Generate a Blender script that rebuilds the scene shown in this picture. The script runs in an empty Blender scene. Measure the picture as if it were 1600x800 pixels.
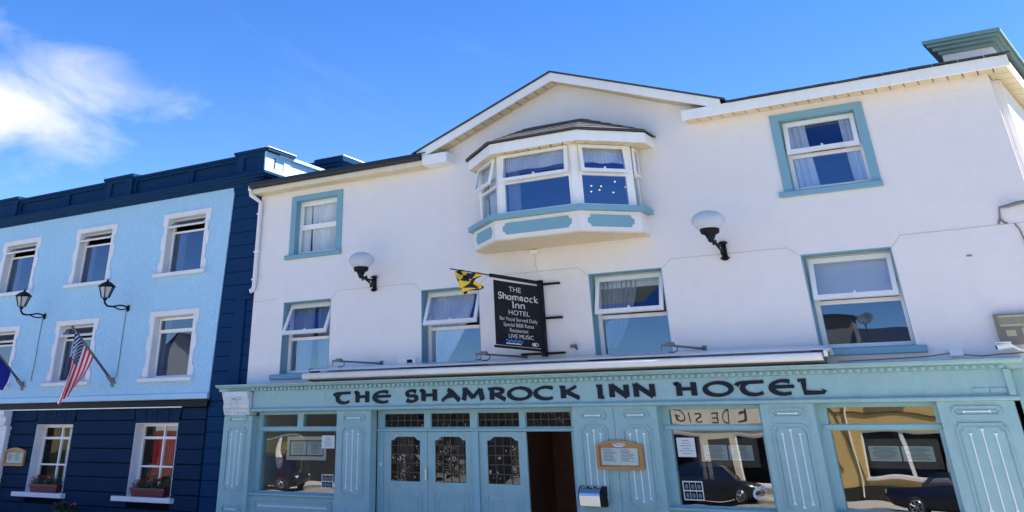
import bpy, bmesh, math, random
from mathutils import Matrix, Vector
from mathutils.geometry import tessellate_polygon

random.seed(7)
R = math.radians
scene = bpy.context.scene
COL = scene.collection

# ------------------------------------------------------------------ camera
# Street frame: x along the facades, y away from the street, z up. The hotel front is the plane y = 0.
cam_data = bpy.data.cameras.new("camera")
cam = bpy.data.objects.new("camera", cam_data)
COL.objects.link(cam)
cam_data.sensor_width = 36.0
cam_data.lens = 32.319
cam_data.shift_x = 0.1144
cam_data.shift_y = -0.3681
cam_data.clip_start = 0.1
cam_data.clip_end = 3000.0
_right = Vector((0.824392, 0.565953, 0.008674))
_down = Vector((-0.292373, 0.438906, -0.849635))
_fwd = Vector((-0.484661, 0.697896, 0.527300))
cm = Matrix.Identity(4)
for i in range(3):
    cm[i][0] = _right[i]; cm[i][1] = -_down[i]; cm[i][2] = -_fwd[i]
cm[0][3], cm[1][3], cm[2][3] = 0.0, -20.0, 1.75
cam.matrix_world = cm
scene.camera = cam

# ------------------------------------------------------------------ light
SUN = Vector((0.53, 0.29, 0.80)).normalized()
SUN_EL = math.asin(SUN.z)
SUN_AZ = math.atan2(SUN.x, SUN.y)
SKY_STRENGTH = 0.086
EXPOSURE = 1.5

world = bpy.data.worlds.new("World")
scene.world = world
world.use_nodes = True
nt = world.node_tree
nt.nodes.clear()
def wn(t, **k):
    n = nt.nodes.new(t)
    for a, b in k.items(): setattr(n, a, b)
    return n
def wmath(op, a, b=None, clamp=False):
    n = wn("ShaderNodeMath", operation=op); n.use_clamp = clamp
    for i, q in enumerate((a, b)):
        if q is None: continue
        if isinstance(q, (int, float)): n.inputs[i].default_value = q
        else: nt.links.new(q, n.inputs[i])
    return n.outputs[0]
sky = wn("ShaderNodeTexSky", sky_type='NISHITA')
sky.sun_disc = False
sky.sun_elevation = SUN_EL
sky.sun_rotation = SUN_AZ
sky.air_density = 1.0
sky.dust_density = 0.1
sky.ozone_density = 3.0
hsv = wn("ShaderNodeHueSaturation")
hsv.inputs["Saturation"].default_value = 1.33
hsv.inputs["Hue"].default_value = 0.514
hsv.inputs["Value"].default_value = 1.0
nt.links.new(sky.outputs[0], hsv.inputs["Color"])
bg_sky = wn("ShaderNodeBackground")
bg_sky.inputs[1].default_value = SKY_STRENGTH
nt.links.new(hsv.outputs[0], bg_sky.inputs[0])
bg_cloud = wn("ShaderNodeBackground")
bg_cloud.inputs[0].default_value = (1.0, 1.0, 1.0, 1)
bg_cloud.inputs[1].default_value = 0.40
# clouds: wind-drawn cirrus, noise on the sky direction, one denser bank to the west
tc = wn("ShaderNodeTexCoord")
cdir = Vector((-0.800, 0.523, 0.292)).normalized()
cu = Vector((0.55, 0.83, 0.03)); cu = (cu - cdir * cu.dot(cdir)).normalized()
cv = cdir.cross(cu).normalized()
if cv.z < 0: cv = -cv
def wdot(v):
    n = wn("ShaderNodeVectorMath", operation='DOT_PRODUCT')
    nt.links.new(tc.outputs["Generated"], n.inputs[0]); n.inputs[1].default_value = v
    return n.outputs["Value"]
du, dv, dd = wdot(cu), wdot(cv), wdot(cdir)
comb = wn("ShaderNodeCombineXYZ")
nt.links.new(wmath('ADD', wmath('MULTIPLY', du, 4.2), wmath('MULTIPLY', dv, 2.2)), comb.inputs[0])
nt.links.new(wmath('MULTIPLY', dv, 8.5), comb.inputs[1]); nt.links.new(wmath('MULTIPLY', dd, 6.0), comb.inputs[2])
nz = wn("ShaderNodeTexNoise"); nz.inputs["Scale"].default_value = 1.25; nz.inputs["Detail"].default_value = 10.0
nz.inputs["Roughness"].default_value = 0.57; nz.inputs["Distortion"].default_value = 0.5
nt.links.new(comb.outputs[0], nz.inputs["Vector"])
nz2 = wn("ShaderNodeTexNoise"); nz2.inputs["Scale"].default_value = 0.5; nz2.inputs["Detail"].default_value = 6.0
nz2.inputs["Roughness"].default_value = 0.7; nz2.inputs["Distortion"].default_value = 1.4
nt.links.new(comb.outputs[0], nz2.inputs["Vector"])
rad = wmath('SQRT', wmath('ADD', wmath('POWER', wmath('ABSOLUTE', wmath('DIVIDE', wmath('ADD', du, 0.015), 0.19)), 2.0),
                          wmath('POWER', wmath('ABSOLUTE', wmath('DIVIDE', wmath('ADD', wmath('ADD', dv, 0.012), wmath('MULTIPLY', du, 0.02)), 0.072)), 2.0)))
front = wmath('GREATER_THAN', dd, 0.5)
bank = wmath('ADD', wmath('SUBTRACT', 1.04, rad), wmath('MULTIPLY', wmath('SUBTRACT', nz.outputs["Fac"], 0.5), 2.6))
bank = wmath('MULTIPLY', wmath('SMOOTH_MIN', wmath('MULTIPLY', wmath('MAXIMUM', bank, 0.0), 1.15), 0.97), front)
bank = wmath('POWER', wmath('MINIMUM', bank, 1.0), 1.25)
wisp = wmath('MULTIPLY', wmath('MAXIMUM', wmath('SUBTRACT', nz2.outputs["Fac"], 0.56), 0.0), 0.28)
cl = wmath('MINIMUM', wmath('ADD', bank, wisp), 1.0)
mix = wn("ShaderNodeMixShader")
nt.links.new(cl, mix.inputs[0]); nt.links.new(bg_sky.outputs[0], mix.inputs[1]); nt.links.new(bg_cloud.outputs[0], mix.inputs[2])
out = wn("ShaderNodeOutputWorld"); nt.links.new(mix.outputs[0], out.inputs[0])

sun_data = bpy.data.lights.new("sun", 'SUN')
sun_data.energy = 5.0
sun_data.angle = R(0.53)
sun_data.color = (1.0, 0.95, 0.87)
sun = bpy.data.objects.new("sun", sun_data); COL.objects.link(sun)
sun.rotation_euler = SUN.to_track_quat('Z', 'Y').to_euler()
sun.location = (10, 10, 30)

vs = scene.view_settings
vs.view_transform = 'Standard'; vs.look = 'None'; vs.exposure = EXPOSURE; vs.gamma = 1.0; vs.use_curve_mapping = False
scene.render.engine = 'CYCLES'
scene.cycles.max_bounces = 8; scene.cycles.diffuse_bounces = 4; scene.cycles.glossy_bounces = 4
scene.cycles.transparent_max_bounces = 16
scene.cycles.caustics_reflective = False; scene.cycles.caustics_refractive = False
scene.cycles.use_denoising = True

# ------------------------------------------------------------------ materials
MATS = {}
def mat(name, col, rough=0.7, var=0.06, scale=3.0, bump=0.0, bscale=60.0, metal=0.0, streak=0.0, stain=None, stain_amt=0.0, spec=0.5, wave=None, stain_scale=(2.2, 2.2, 0.28)):
    m = bpy.data.materials.new(name); m.use_nodes = True
    t = m.node_tree; N, L = t.nodes, t.links
    b = N["Principled BSDF"]
    b.inputs["Roughness"].default_value = rough; b.inputs["Metallic"].default_value = metal
    b.inputs["Specular IOR Level"].default_value = spec
    co = N.new("ShaderNodeTexCoord"); geo = N.new("ShaderNodeNewGeometry")
    P = geo.outputs["Position"]
    n1 = N.new("ShaderNodeTexNoise"); n1.inputs["Scale"].default_value = scale; n1.inputs["Detail"].default_value = 6
    n1.inputs["Roughness"].default_value = 0.65
    L.new(P, n1.inputs["Vector"])
    mx = N.new("ShaderNodeMix"); mx.data_type = 'RGBA'
    mx.inputs[6].default_value = (*[max(0, c * (1 - var * 1.6)) for c in col], 1)
    mx.inputs[7].default_value = (*[min(1, c * (1 + var * 1.2)) for c in col], 1)
    L.new(n1.outputs["Fac"], mx.inputs[0])
    last = mx.outputs[2]
    if stain_amt > 0:
        mp = N.new("ShaderNodeMapping"); mp.inputs["Scale"].default_value = stain_scale
        L.new(P, mp.inputs["Vector"])
        n2 = N.new("ShaderNodeTexNoise"); n2.inputs["Scale"].default_value = 1.6; n2.inputs["Detail"].default_value = 8
        n2.inputs["Roughness"].default_value = 0.7
        L.new(mp.outputs[0], n2.inputs["Vector"])
        cr = N.new("ShaderNodeMapRange"); cr.inputs[1].default_value = 0.5; cr.inputs[2].default_value = 0.78
        cr.inputs[3].default_value = 0.0; cr.inputs[4].default_value = stain_amt
        L.new(n2.outputs["Fac"], cr.inputs[0])
        m2 = N.new("ShaderNodeMix"); m2.data_type = 'RGBA'
        L.new(cr.outputs[0], m2.inputs[0]); L.new(last, m2.inputs[6]); m2.inputs[7].default_value = (*(stain or (0.2, 0.17, 0.13)), 1)
        last = m2.outputs[2]
    L.new(last, b.inputs["Base Color"])
    if bump > 0:
        nb = N.new("ShaderNodeTexNoise"); nb.inputs["Scale"].default_value = bscale; nb.inputs["Detail"].default_value = 5
        nb.inputs["Roughness"].default_value = 0.6
        if wave:
            mp2 = N.new("ShaderNodeMapping"); mp2.inputs["Scale"].default_value = wave; L.new(P, mp2.inputs["Vector"]); L.new(mp2.outputs[0], nb.inputs["Vector"])
        else: L.new(P, nb.inputs["Vector"])
        bp = N.new("ShaderNodeBump"); bp.inputs["Strength"].default_value = bump; bp.inputs["Distance"].default_value = 0.02
        L.new(nb.outputs["Fac"], bp.inputs["Height"]); L.new(bp.outputs[0], b.inputs["Normal"])
    MATS[name] = m
    return m

def glass(name, ior=2.3, tint=(0.8, 0.9, 0.95), wob=0.02, wscale=1.6, gl=(1, 1, 1)):
    m = bpy.data.materials.new(name); m.use_nodes = True
    t = m.node_tree; N, L = t.nodes, t.links; N.clear()
    o = N.new("ShaderNodeOutputMaterial"); mx = N.new("ShaderNodeMixShader")
    tr = N.new("ShaderNodeBsdfTransparent"); tr.inputs[0].default_value = (*tint, 1)
    g = N.new("ShaderNodeBsdfGlossy"); g.inputs["Roughness"].default_value = 0.0; g.inputs["Color"].default_value = (*gl, 1)
    fr = N.new("ShaderNodeFresnel"); fr.inputs["IOR"].default_value = ior
    geo = N.new("ShaderNodeNewGeometry"); nb = N.new("ShaderNodeTexNoise"); nb.inputs["Scale"].default_value = wscale; nb.inputs["Detail"].default_value = 1
    L.new(geo.outputs["Position"], nb.inputs["Vector"])
    bp = N.new("ShaderNodeBump"); bp.inputs["Strength"].default_value = 1.0; bp.inputs["Distance"].default_value = wob
    L.new(nb.outputs["Fac"], bp.inputs["Height"]); L.new(bp.outputs[0], g.inputs["Normal"])
    bk = N.new("ShaderNodeMath"); bk.operation = 'SUBTRACT'; bk.inputs[0].default_value = 1.0; L.new(geo.outputs["Backfacing"], bk.inputs[1])
    fm = N.new("ShaderNodeMath"); fm.operation = 'MULTIPLY'; L.new(fr.outputs[0], fm.inputs[0]); L.new(bk.outputs[0], fm.inputs[1])   # the reflection sits on the outer face of the pane
    L.new(fm.outputs[0], mx.inputs[0]); L.new(tr.outputs[0], mx.inputs[1]); L.new(g.outputs[0], mx.inputs[2]); L.new(mx.outputs[0], o.inputs[0])
    MATS[name] = m
    return m

def emit(name, col, strength):
    m = bpy.data.materials.new(name); m.use_nodes = True
    b = m.node_tree.nodes["Principled BSDF"]
    b.inputs["Base Color"].default_value = (*col, 1); b.inputs["Emission Color"].default_value = (*col, 1)
    b.inputs["Emission Strength"].default_value = strength
    MATS[name] = m
    return m

def cloth(name, col, trans=0.35, var=0.04):
    m = mat(name, col, 0.9, var, 6.0)
    t = m.node_tree; N, L = t.nodes, t.links
    b = N["Principled BSDF"]; o = N["Material Output"]
    tl = N.new("ShaderNodeBsdfTranslucent"); tl.inputs[0].default_value = (*col, 1)
    mx = N.new("ShaderNodeMixShader"); mx.inputs[0].default_value = trans
    L.new(b.outputs[0], mx.inputs[1]); L.new(tl.outputs[0], mx.inputs[2]); L.new(mx.outputs[0], o.inputs[0])
    return m

mat("white_wall", (0.81, 0.77, 0.75), 0.85, 0.035, 2.2, 0.45, 14.0, stain=(0.66, 0.62, 0.58), stain_amt=0.16, stain_scale=(1.5, 1.5, 0.9), spec=0.2)
mat("teal", (0.325, 0.51, 0.51), 0.55, 0.12, 5.0, 0.35, 5.0, stain=(0.43, 0.54, 0.54), stain_amt=0.5, spec=0.3, wave=(9, 9, 0.7))
mat("teal_frame", (0.29, 0.50, 0.53), 0.5, 0.06, 2.2, 0.08, 30.0)
mat("teal_window", (0.19, 0.375, 0.46), 0.6, 0.05, 2.0, 0.10, 40.0, stain=(0.26, 0.40, 0.45), stain_amt=0.2)  # same paint as the shopfront teal; the light difference is put into the colour
mat("upvc", (0.88, 0.87, 0.83), 0.35, 0.03, 4.0, stain=(0.58, 0.52, 0.42), stain_amt=0.25)
mat("cream_board", (0.76, 0.70, 0.56), 0.45, 0.05, 3.0, stain=(0.50, 0.42, 0.30), stain_amt=0.35)
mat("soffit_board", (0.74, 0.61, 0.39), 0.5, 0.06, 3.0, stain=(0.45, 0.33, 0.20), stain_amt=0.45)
mat("reed_white", (0.80, 0.84, 0.86), 0.45, 0.04, 6.0)
mat("navy", (0.0042, 0.026, 0.066), 0.85, 0.12, 2.5, 0.35, 55.0, stain=(0.010, 0.024, 0.045), stain_amt=0.5, spec=0.2)
mat("navy_smooth", (0.001, 0.034, 0.105), 0.8, 0.10, 2.5, 0.08, 40.0, stain=(0.006, 0.028, 0.07), stain_amt=0.4, spec=0.2)
mat("navy_joint", (0.002, 0.006, 0.014), 0.95, 0.1, 2.0, spec=0.1)
mat("light_blue", (0.40, 0.655, 0.845), 0.9, 0.16, 16.0, 1.0, 15.0, stain=(0.35, 0.56, 0.74), stain_amt=0.35, spec=0.2)
mat("light_blue_smooth", (0.41, 0.66, 0.85), 0.8, 0.04, 3.0, 0.1, 30.0)
mat("white_paint", (0.76, 0.75, 0.76), 0.6, 0.04, 4.0, 0.06, 30.0, stain=(0.5, 0.48, 0.46), stain_amt=0.25)
mat("pale_console", (0.66, 0.72, 0.74), 0.6, 0.10, 14.0, 0.15, 40.0, stain=(0.42, 0.44, 0.42), stain_amt=0.55)
mat("black_iron", (0.008, 0.008, 0.011), 0.45, 0.15, 10.0, 0.05, 60.0, spec=0.2)
mat("black_sign", (0.006, 0.009, 0.014), 0.55, 0.1, 5.0, spec=0.2)
mat("letter_black", (0.010, 0.014, 0.026), 0.4, 0.15, 8.0, spec=0.2)
mat("sign_print", (0.62, 0.62, 0.58), 0.6, 0.05, 8.0)
mat("sign_blue", (0.05, 0.16, 0.55), 0.6, 0.05, 8.0)
mat("slate", (0.045, 0.045, 0.052), 0.6, 0.25, 5.0, 0.4, 12.0)
mat("slate_bay", (0.075, 0.073, 0.075), 0.7, 0.3, 8.0, 0.6, 9.0)
mat("gutter_black", (0.006, 0.007, 0.009), 0.4, 0.1, 4.0)
mat("chimney_teal", (0.20, 0.325, 0.32), 0.7, 0.12, 3.0, 0.1, 30.0, stain=(0.2, 0.24, 0.22), stain_amt=0.4)
mat("lead_bar", (0.055, 0.05, 0.048), 0.6, 0.2, 12.0)
mat("room_wall", (0.30, 0.27, 0.24), 0.9, 0.06, 1.0)
mat("room_dark", (0.055, 0.040, 0.032), 0.9, 0.15, 1.5)
mat("wood_panel", (0.17, 0.075, 0.04), 0.5, 0.4, 2.0, 0.1, 8.0, wave=(6, 6, 0.4))
mat("light_oak", (0.48, 0.235, 0.075), 0.45, 0.2, 3.0, 0.1, 10.0, wave=(2, 2, 14))
mat("picture_wood", (0.10, 0.07, 0.045), 0.5, 0.2, 5.0)
mat("paper", (0.74, 0.76, 0.74), 0.8, 0.05, 9.0)
mat("paper_green", (0.60, 0.66, 0.58), 0.8, 0.10, 16.0)
mat("print_grey", (0.20, 0.21, 0.22), 0.8, 0.1, 30.0)
mat("steel", (0.55, 0.57, 0.60), 0.28, 0.05, 4.0, metal=1.0)
mat("steel_grey", (0.16, 0.165, 0.17), 0.5, 0.1, 8.0, metal=0.6)
mat("bolt_grey", (0.20, 0.20, 0.20), 0.6, 0.1, 8.0)
mat("awning_under", (0.30, 0.25, 0.19), 0.9, 0.15, 4.0, 0.2, 20.0)
mat("awning_white", (0.80, 0.79, 0.74), 0.35, 0.03, 2.0, stain=(0.55, 0.5, 0.4), stain_amt=0.25)
mat("wire_brown", (0.28, 0.19, 0.15), 0.8, 0.1, 8.0)
mat("bead", (0.60, 0.51, 0.47), 0.9, 0.1, 4.0)
mat("display_metal", (0.23, 0.20, 0.16), 0.45, 0.1, 8.0, metal=0.3)
mat("display_gold", (0.50, 0.44, 0.27), 0.5, 0.08, 8.0)
mat("display_green", (0.26, 0.27, 0.19), 0.6, 0.1, 8.0)
mat("lantern_glass", (0.40, 0.44, 0.48), 0.25, 0.03, 8.0)
mat("flag_red", (0.72, 0.015, 0.05), 0.8, 0.08, 6.0)
mat("flag_white", (0.88, 0.85, 0.87), 0.8, 0.03, 6.0)
mat("flag_blue", (0.018, 0.022, 0.12), 0.8, 0.08, 6.0)
mat("flag_deep_blue", (0.005, 0.010, 0.22), 0.8, 0.08, 4.0)
mat("pennant_yellow", (0.80, 0.52, 0.03), 0.8, 0.08, 6.0)
mat("pennant_black", (0.008, 0.008, 0.03), 0.8, 0.08, 6.0)
mat("trough_red", (0.11, 0.005, 0.02), 0.5, 0.15, 6.0)
mat("leaf_green", (0.055, 0.10, 0.03), 0.6, 0.4, 12.0)
mat("leaf_dark", (0.025, 0.05, 0.02), 0.6, 0.4, 12.0)
mat("blossom_red", (0.40, 0.012, 0.02), 0.7, 0.3, 20.0)
mat("blossom_pink", (0.45, 0.05, 0.22), 0.7, 0.3, 20.0)
mat("soil", (0.03, 0.02, 0.014), 0.95, 0.3, 20.0)
mat("terracotta_dark", (0.05, 0.04, 0.04), 0.7, 0.2, 6.0)
mat("red_drape", (0.45, 0.008, 0.012), 0.75, 0.15, 3.0)
mat("pale_road", (0.30, 0.285, 0.26), 0.9, 0.2, 6.0, 0.4, 60.0)  # unseen road, paler than asphalt to bounce sunlight onto the facades
mat("paving", (0.46, 0.44, 0.40), 0.9, 0.15, 2.0, 0.2, 30.0)  # kept light for more bounce onto the shopfront
mat("kerb", (0.34, 0.33, 0.31), 0.9, 0.1, 4.0, 0.2, 30.0)
mat("road_paint", (0.75, 0.62, 0.12), 0.8, 0.2, 8.0)
mat("earth", (0.10, 0.11, 0.06), 0.95, 0.3, 0.5)
mat("yellow_render", (0.66, 0.46, 0.17), 0.9, 0.05, 1.0, 0.2, 30.0, stain=(0.40, 0.30, 0.14), stain_amt=0.25)
mat("cream_render", (0.62, 0.56, 0.45), 0.9, 0.06, 1.0, 0.2, 30.0, stain=(0.38, 0.33, 0.26), stain_amt=0.35)
mat("dark_render", (0.03, 0.027, 0.024), 0.9, 0.15, 1.0, 0.2, 30.0, stain=(0.04, 0.037, 0.03), stain_amt=0.4)  # near-black so the left shop window mirrors dark; shade put into the colour
mat("stone_render", (0.34, 0.27, 0.18), 0.9, 0.25, 3.0, 0.4, 12.0)
mat("dark_paint", (0.02, 0.022, 0.025), 0.5, 0.1, 5.0)
mat("sign_brown", (0.09, 0.06, 0.045), 0.7, 0.1, 5.0)
mat("car_dark", (0.012, 0.014, 0.018), 0.25, 0.05, 3.0)
mat("car_navy", (0.010, 0.014, 0.030), 0.22, 0.05, 3.0)
mat("rubber", (0.012, 0.012, 0.012), 0.85, 0.1, 8.0)
mat("blue_rug", (0.02, 0.05, 0.14), 0.9, 0.1, 3.0)
mat("jersey_red", (0.12, 0.02, 0.03), 0.9, 0.1, 3.0)
mat("jersey_gold", (0.65, 0.42, 0.04), 0.9, 0.1, 3.0)
mat("skin_tan", (0.42, 0.22, 0.13), 0.7, 0.08, 6.0)
cloth("globe", (0.80, 0.83, 0.86), 0.5, 0.01)
cloth("net_white", (0.88, 0.89, 0.90), 0.15)
cloth("curtain_grey", (0.45, 0.46, 0.50), 0.35)
cloth("blind_cream", (0.84, 0.86, 0.84), 0.15)
glass("pane_upper", 2.6, (0.90, 0.94, 0.97), 0.003, 1.2, (0.44, 0.64, 1.0))  # blue of the mirrored sky is put into the reflection colour
glass("pane_clear", 1.28, (0.96, 0.98, 0.99), 0.002, 1.0)
glass("pane_shop", 2.7, (0.90, 0.92, 0.92), 0.0045, 0.9)
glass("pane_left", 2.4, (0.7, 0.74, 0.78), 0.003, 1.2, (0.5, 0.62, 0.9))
glass("pane_lead", 1.9, (0.7, 0.7, 0.68), 0.01, 3.0)
glass("pane_far", 2.2, (0.5, 0.5, 0.5), 0.003, 1.0)
cloth("curtain_tan", (0.50, 0.40, 0.28), 0.35)
emit("bulb", (1.0, 0.72, 0.42), 0.55)

# ------------------------------------------------------------------ mesh helpers
class MB:
    def __init__(s, M=None): s.v, s.f, s.m, s.M, s.mi = [], [], [], M, 0
    def add(s, vs, fs):
        o = len(s.v)
        for p in vs:
            p = Vector(p); s.v.append(s.M @ p if s.M is not None else p)
        for f in fs: s.f.append(tuple(i + o for i in f)); s.m.append(s.mi)
        return s
    def box(s, x0, x1, y0, y1, z0, z1):
        return s.add([(x0,y0,z0),(x1,y0,z0),(x1,y1,z0),(x0,y1,z0),(x0,y0,z1),(x1,y0,z1),(x1,y1,z1),(x0,y1,z1)],
                     [(0,3,2,1),(4,5,6,7),(0,1,5,4),(1,2,6,5),(2,3,7,6),(3,0,4,7)])
    def cbox(s, x0, x1, y0, y1, z0, z1, c=0.01):     # box with chamfered long front edges (towards -y)
        pr = [(y1,z0),(y0+c,z0),(y0,z0+c),(y0,z1-c),(y0+c,z1),(y1,z1)]
        return s.extrude_x(pr, x0, x1)
    def extrude_x(s, prof, x0, x1):                   # profile of (y, z)
        n = len(prof)
        vs = [(x0, y, z) for y, z in prof] + [(x1, y, z) for y, z in prof]
        fs = [tuple(range(n)), tuple(range(2*n-1, n-1, -1))] + [(i, i+n, (i+1) % n + n, (i+1) % n) for i in range(n)]
        return s.add(vs, fs)
    def extrude_y(s, prof, y0, y1):                   # profile of (x, z)
        return s.plate(prof, [], y0, y1)
    def extrude_z(s, prof, z0, z1):                   # profile of (x, y)
        n = len(prof)
        vs = [(x, y, z0) for x, y in prof] + [(x, y, z1) for x, y in prof]
        fs = [tuple(range(n)), tuple(range(2*n-1, n-1, -1))] + [(i, i+n, (i+1) % n + n, (i+1) % n) for i in range(n)]
        return s.add(vs, fs)
    def plate(s, outer, holes, y0, y1):               # flat board in x-z with openings, thickness along y
        loops = [list(outer)] + [list(h) for h in holes]
        tris = tessellate_polygon([[Vector((x, z, 0)) for x, z in l] for l in loops])
        pts = [p for l in loops for p in l]; n = len(pts)
        vs = [(x, y0, z) for x, z in pts] + [(x, y1, z) for x, z in pts]
        fs = [tuple(t) for t in tris] + [tuple(i + n for i in reversed(t)) for t in tris]
        o = 0
        for l in loops:
            k = len(l)
            for i in range(k):
                a, b = o + i, o + (i + 1) % k
                fs.append((a, b, b + n, a + n))
            o += k
        return s.add(vs, fs)
    def ring(s, x0, x1, z0, z1, w, y0, y1, wt=None, wb=None):
        wt = w if wt is None else wt; wb = w if wb is None else wb
        return s.plate(rect(x0, x1, z0, z1), [rect(x0+w, x1-w, z0+wb, z1-wt)], y0, y1)
    def tube(s, path, r, n=8, closed=False):
        path = [Vector(p) for p in path]; k = len(path); vs = []; fs = []
        up = Vector((0.13, 0.21, 0.97)); prev = None
        for i, p in enumerate(path):
            a = path[max(i-1, 0)] if not closed else path[i-1]
            b = path[min(i+1, k-1)] if not closed else path[(i+1) % k]
            t = (b - a).normalized()
            if prev is None: u = t.cross(up).normalized()
            else: u = (prev - t * prev.dot(t)).normalized()
            prev = u; w = t.cross(u)
            rr = r[i] if isinstance(r, (list, tuple)) else r
            for j in range(n):
                an = 2*math.pi*j/n; vs.append(p + (u*math.cos(an) + w*math.sin(an)) * rr)
        m = k if closed else k-1
        for i in range(m):
            for j in range(n):
                a = i*n+j; b = i*n+(j+1) % n; c = ((i+1) % k)*n+(j+1) % n; d = ((i+1) % k)*n+j
                fs.append((a, b, c, d))
        if not closed:
            fs.append(tuple(range(n-1, -1, -1))); fs.append(tuple(range((k-1)*n, k*n)))
        return s.add(vs, fs)
    def lathe(s, prof, c, n=16, sx=1.0, sy=1.0, a0=0.0):
        vs = []; fs = []; k = len(prof)
        for r, z in prof:
            for j in range(n):
                a = a0 + 2*math.pi*j/n; vs.append((c[0]+r*sx*math.cos(a), c[1]+r*sy*math.sin(a), c[2]+z))
        for i in range(k-1):
            for j in range(n): fs.append((i*n+j, i*n+(j+1) % n, (i+1)*n+(j+1) % n, (i+1)*n+j))
        fs.append(tuple(range(n-1, -1, -1))); fs.append(tuple(range((k-1)*n, k*n)))
        return s.add(vs, fs)
    def sphere(s, c, r, n=10, sx=1, sy=1, sz=1):
        prof = [(max(1e-4, r*math.sin(math.pi*i/n)), -r*sz*math.cos(math.pi*i/n)) for i in range(n+1)]
        return s.lathe(prof, c, max(8, n*2), sx, sy)
    def poly(s, pts): return s.add(pts, [tuple(range(len(pts)))])
    def build(s, name, mats, parent=None, smooth=False, recalc=True):
        me = bpy.data.meshes.new(name)
        off = wloc(parent)
        me.from_pydata([p - off for p in s.v], [], s.f)
        ml = mats if isinstance(mats, (list, tuple)) else [mats]
        for m in ml: me.materials.append(MATS[m])
        if len(ml) > 1:
            me.polygons.foreach_set("material_index", s.m)
        if recalc:
            bm = bmesh.new(); bm.from_mesh(me); bmesh.ops.recalc_face_normals(bm, faces=bm.faces); bm.to_mesh(me); bm.free()
        if smooth: me.polygons.foreach_set("use_smooth", [True]*len(me.polygons))
        me.update()
        o = bpy.data.objects.new(name, me); COL.objects.link(o)
        if parent is not None: o.parent = parent
        return o

def wloc(o):
    v = Vector((0, 0, 0))
    while o is not None: v += o.location; o = o.parent
    return v
def rect(x0, x1, z0, z1): return [(x0, z0), (x1, z0), (x1, z1), (x0, z1)]
def tag(o, label, cat, group=None):
    o["label"] = label; o["category"] = cat
    if group: o["group"] = group
    return o
def struct(o): o["kind"] = "structure"; return o
def thing(name, loc, label, cat, group=None):
    o = bpy.data.objects.new(name, None); COL.objects.link(o); o.location = loc; o.empty_display_size = 0.2
    return tag(o, label, cat, group)
def inst(src, parent, delta, name=None):        # a copy of a small piece, sharing mesh data
    o = src.copy(); COL.objects.link(o); o.parent = parent; o.location = src.location + Vector(delta)
    if name: o.name = name
    return o
def arc(cx, cz, rx, rz, a0, a1, n=10):
    return [(cx + rx*math.cos(R(a0+(a1-a0)*i/n)), cz + rz*math.sin(R(a0+(a1-a0)*i/n))) for i in range(n+1)]
def text_tris(s, size):
    cu = bpy.data.curves.new("tmp", 'FONT'); cu.body = s; cu.size = size; cu.align_x = 'CENTER'; cu.resolution_u = 3
    ob = bpy.data.objects.new("tmp", cu); COL.objects.link(ob)
    dg = bpy.context.evaluated_depsgraph_get(); me = bpy.data.meshes.new_from_object(ob.evaluated_get(dg))
    vs = [tuple(v.co) for v in me.vertices]; fs = [tuple(p.vertices) for p in me.polygons]
    bpy.data.objects.remove(ob); bpy.data.curves.remove(cu); bpy.data.meshes.remove(me)
    return vs, fs

# broad-nib strokes for the Celtic lettering; every glyph is drawn in a unit box
def glyph(ch):
    S = {
     'T': [[(0.02,.66),(.05,.80),(.14,.88),(.30,.90),(.98,.93)], arc(.62,.46,.40,.46,118,318,14)],
     'H': [[(.0,.93),(.16,.97),(.20,.90),(.20,.02)], [(.20,.53),(.80,.55)], [(.70,.93),(.82,.95),(.82,.02)]],
     'E': [arc(.56,.48,.50,.48,58,302,16), [(.14,.52),(.97,.54)]],
     'S': [arc(.52,.73,.36,.25,30,250,9)+arc(.50,.27,.38,.27,70,-160,9)],
     'A': [[(.36,.98),(.55,.78),(.95,.02)], [(.52,.78),(.30,.36),(.06,.02)], [(.22,.26),(.55,.40),(.74,.40)]],
     'M': [[(.08,.02),(.17,.96)], [(.04,.96),(.17,.96),(.50,.24)], [(.50,.24),(.83,.96)], [(.83,.96),(.93,.02)]],
     'R': [[(.02,.93),(.22,.95),(.22,.02)], arc(.40,.72,.42,.25,110,-100,10), [(.42,.46),(.96,.02)]],
     'O': [arc(.5,.48,.46,.47,0,360,24)],
     'C': [arc(.54,.48,.48,.48,52,306,16)],
     'K': [[(.04,.93),(.20,.95),(.20,.02)], [(.86,.96),(.28,.47)], [(.34,.54),(.98,.02)]],
     'I': [[(.05,.94),(.50,.97),(.50,.02),(.95,.02)]],
     'N': [[(.04,.94),(.16,.96),(.16,.02)], [(.16,.96),(.84,.04)], [(.84,.98),(.84,.02)]],
     'L': [[(.0,.94),(.22,.97),(.22,.06),(.94,.05),(.98,.26)]],
     'h': [[(.16,1.35),(.16,.0)], arc(.5,.45,.36,.45,150,0,8)+[(.86,.0)]],
     'a': [arc(.45,.42,.40,.42,60,330,12), [(.82,.9),(.82,.0)]],
     'm': [[(.06,.85),(.10,.0)], arc(.30,.5,.20,.40,160,0,7)+[(.5,.0)], arc(.72,.5,.22,.40,160,0,7)+[(.94,.0)]],
     'r': [[(.15,.85),(.15,.0)], arc(.45,.66,.38,.22,120,-90,8)+[(.9,.0)]],
     'o': [arc(.5,.43,.42,.44,0,360,18)],
     'c': [arc(.55,.43,.45,.44,60,300,12)],
     'k': [[(.15,1.35),(.15,.0)], [(.85,.9),(.2,.45),(.9,.0)]],
     'i': [[(.3,.9),(.5,.9),(.5,.0)]],
     'n': [[(.12,.85),(.14,.0)], arc(.5,.5,.36,.40,150,0,8)+[(.86,.0)]],
    }
    return S[ch]
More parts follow.
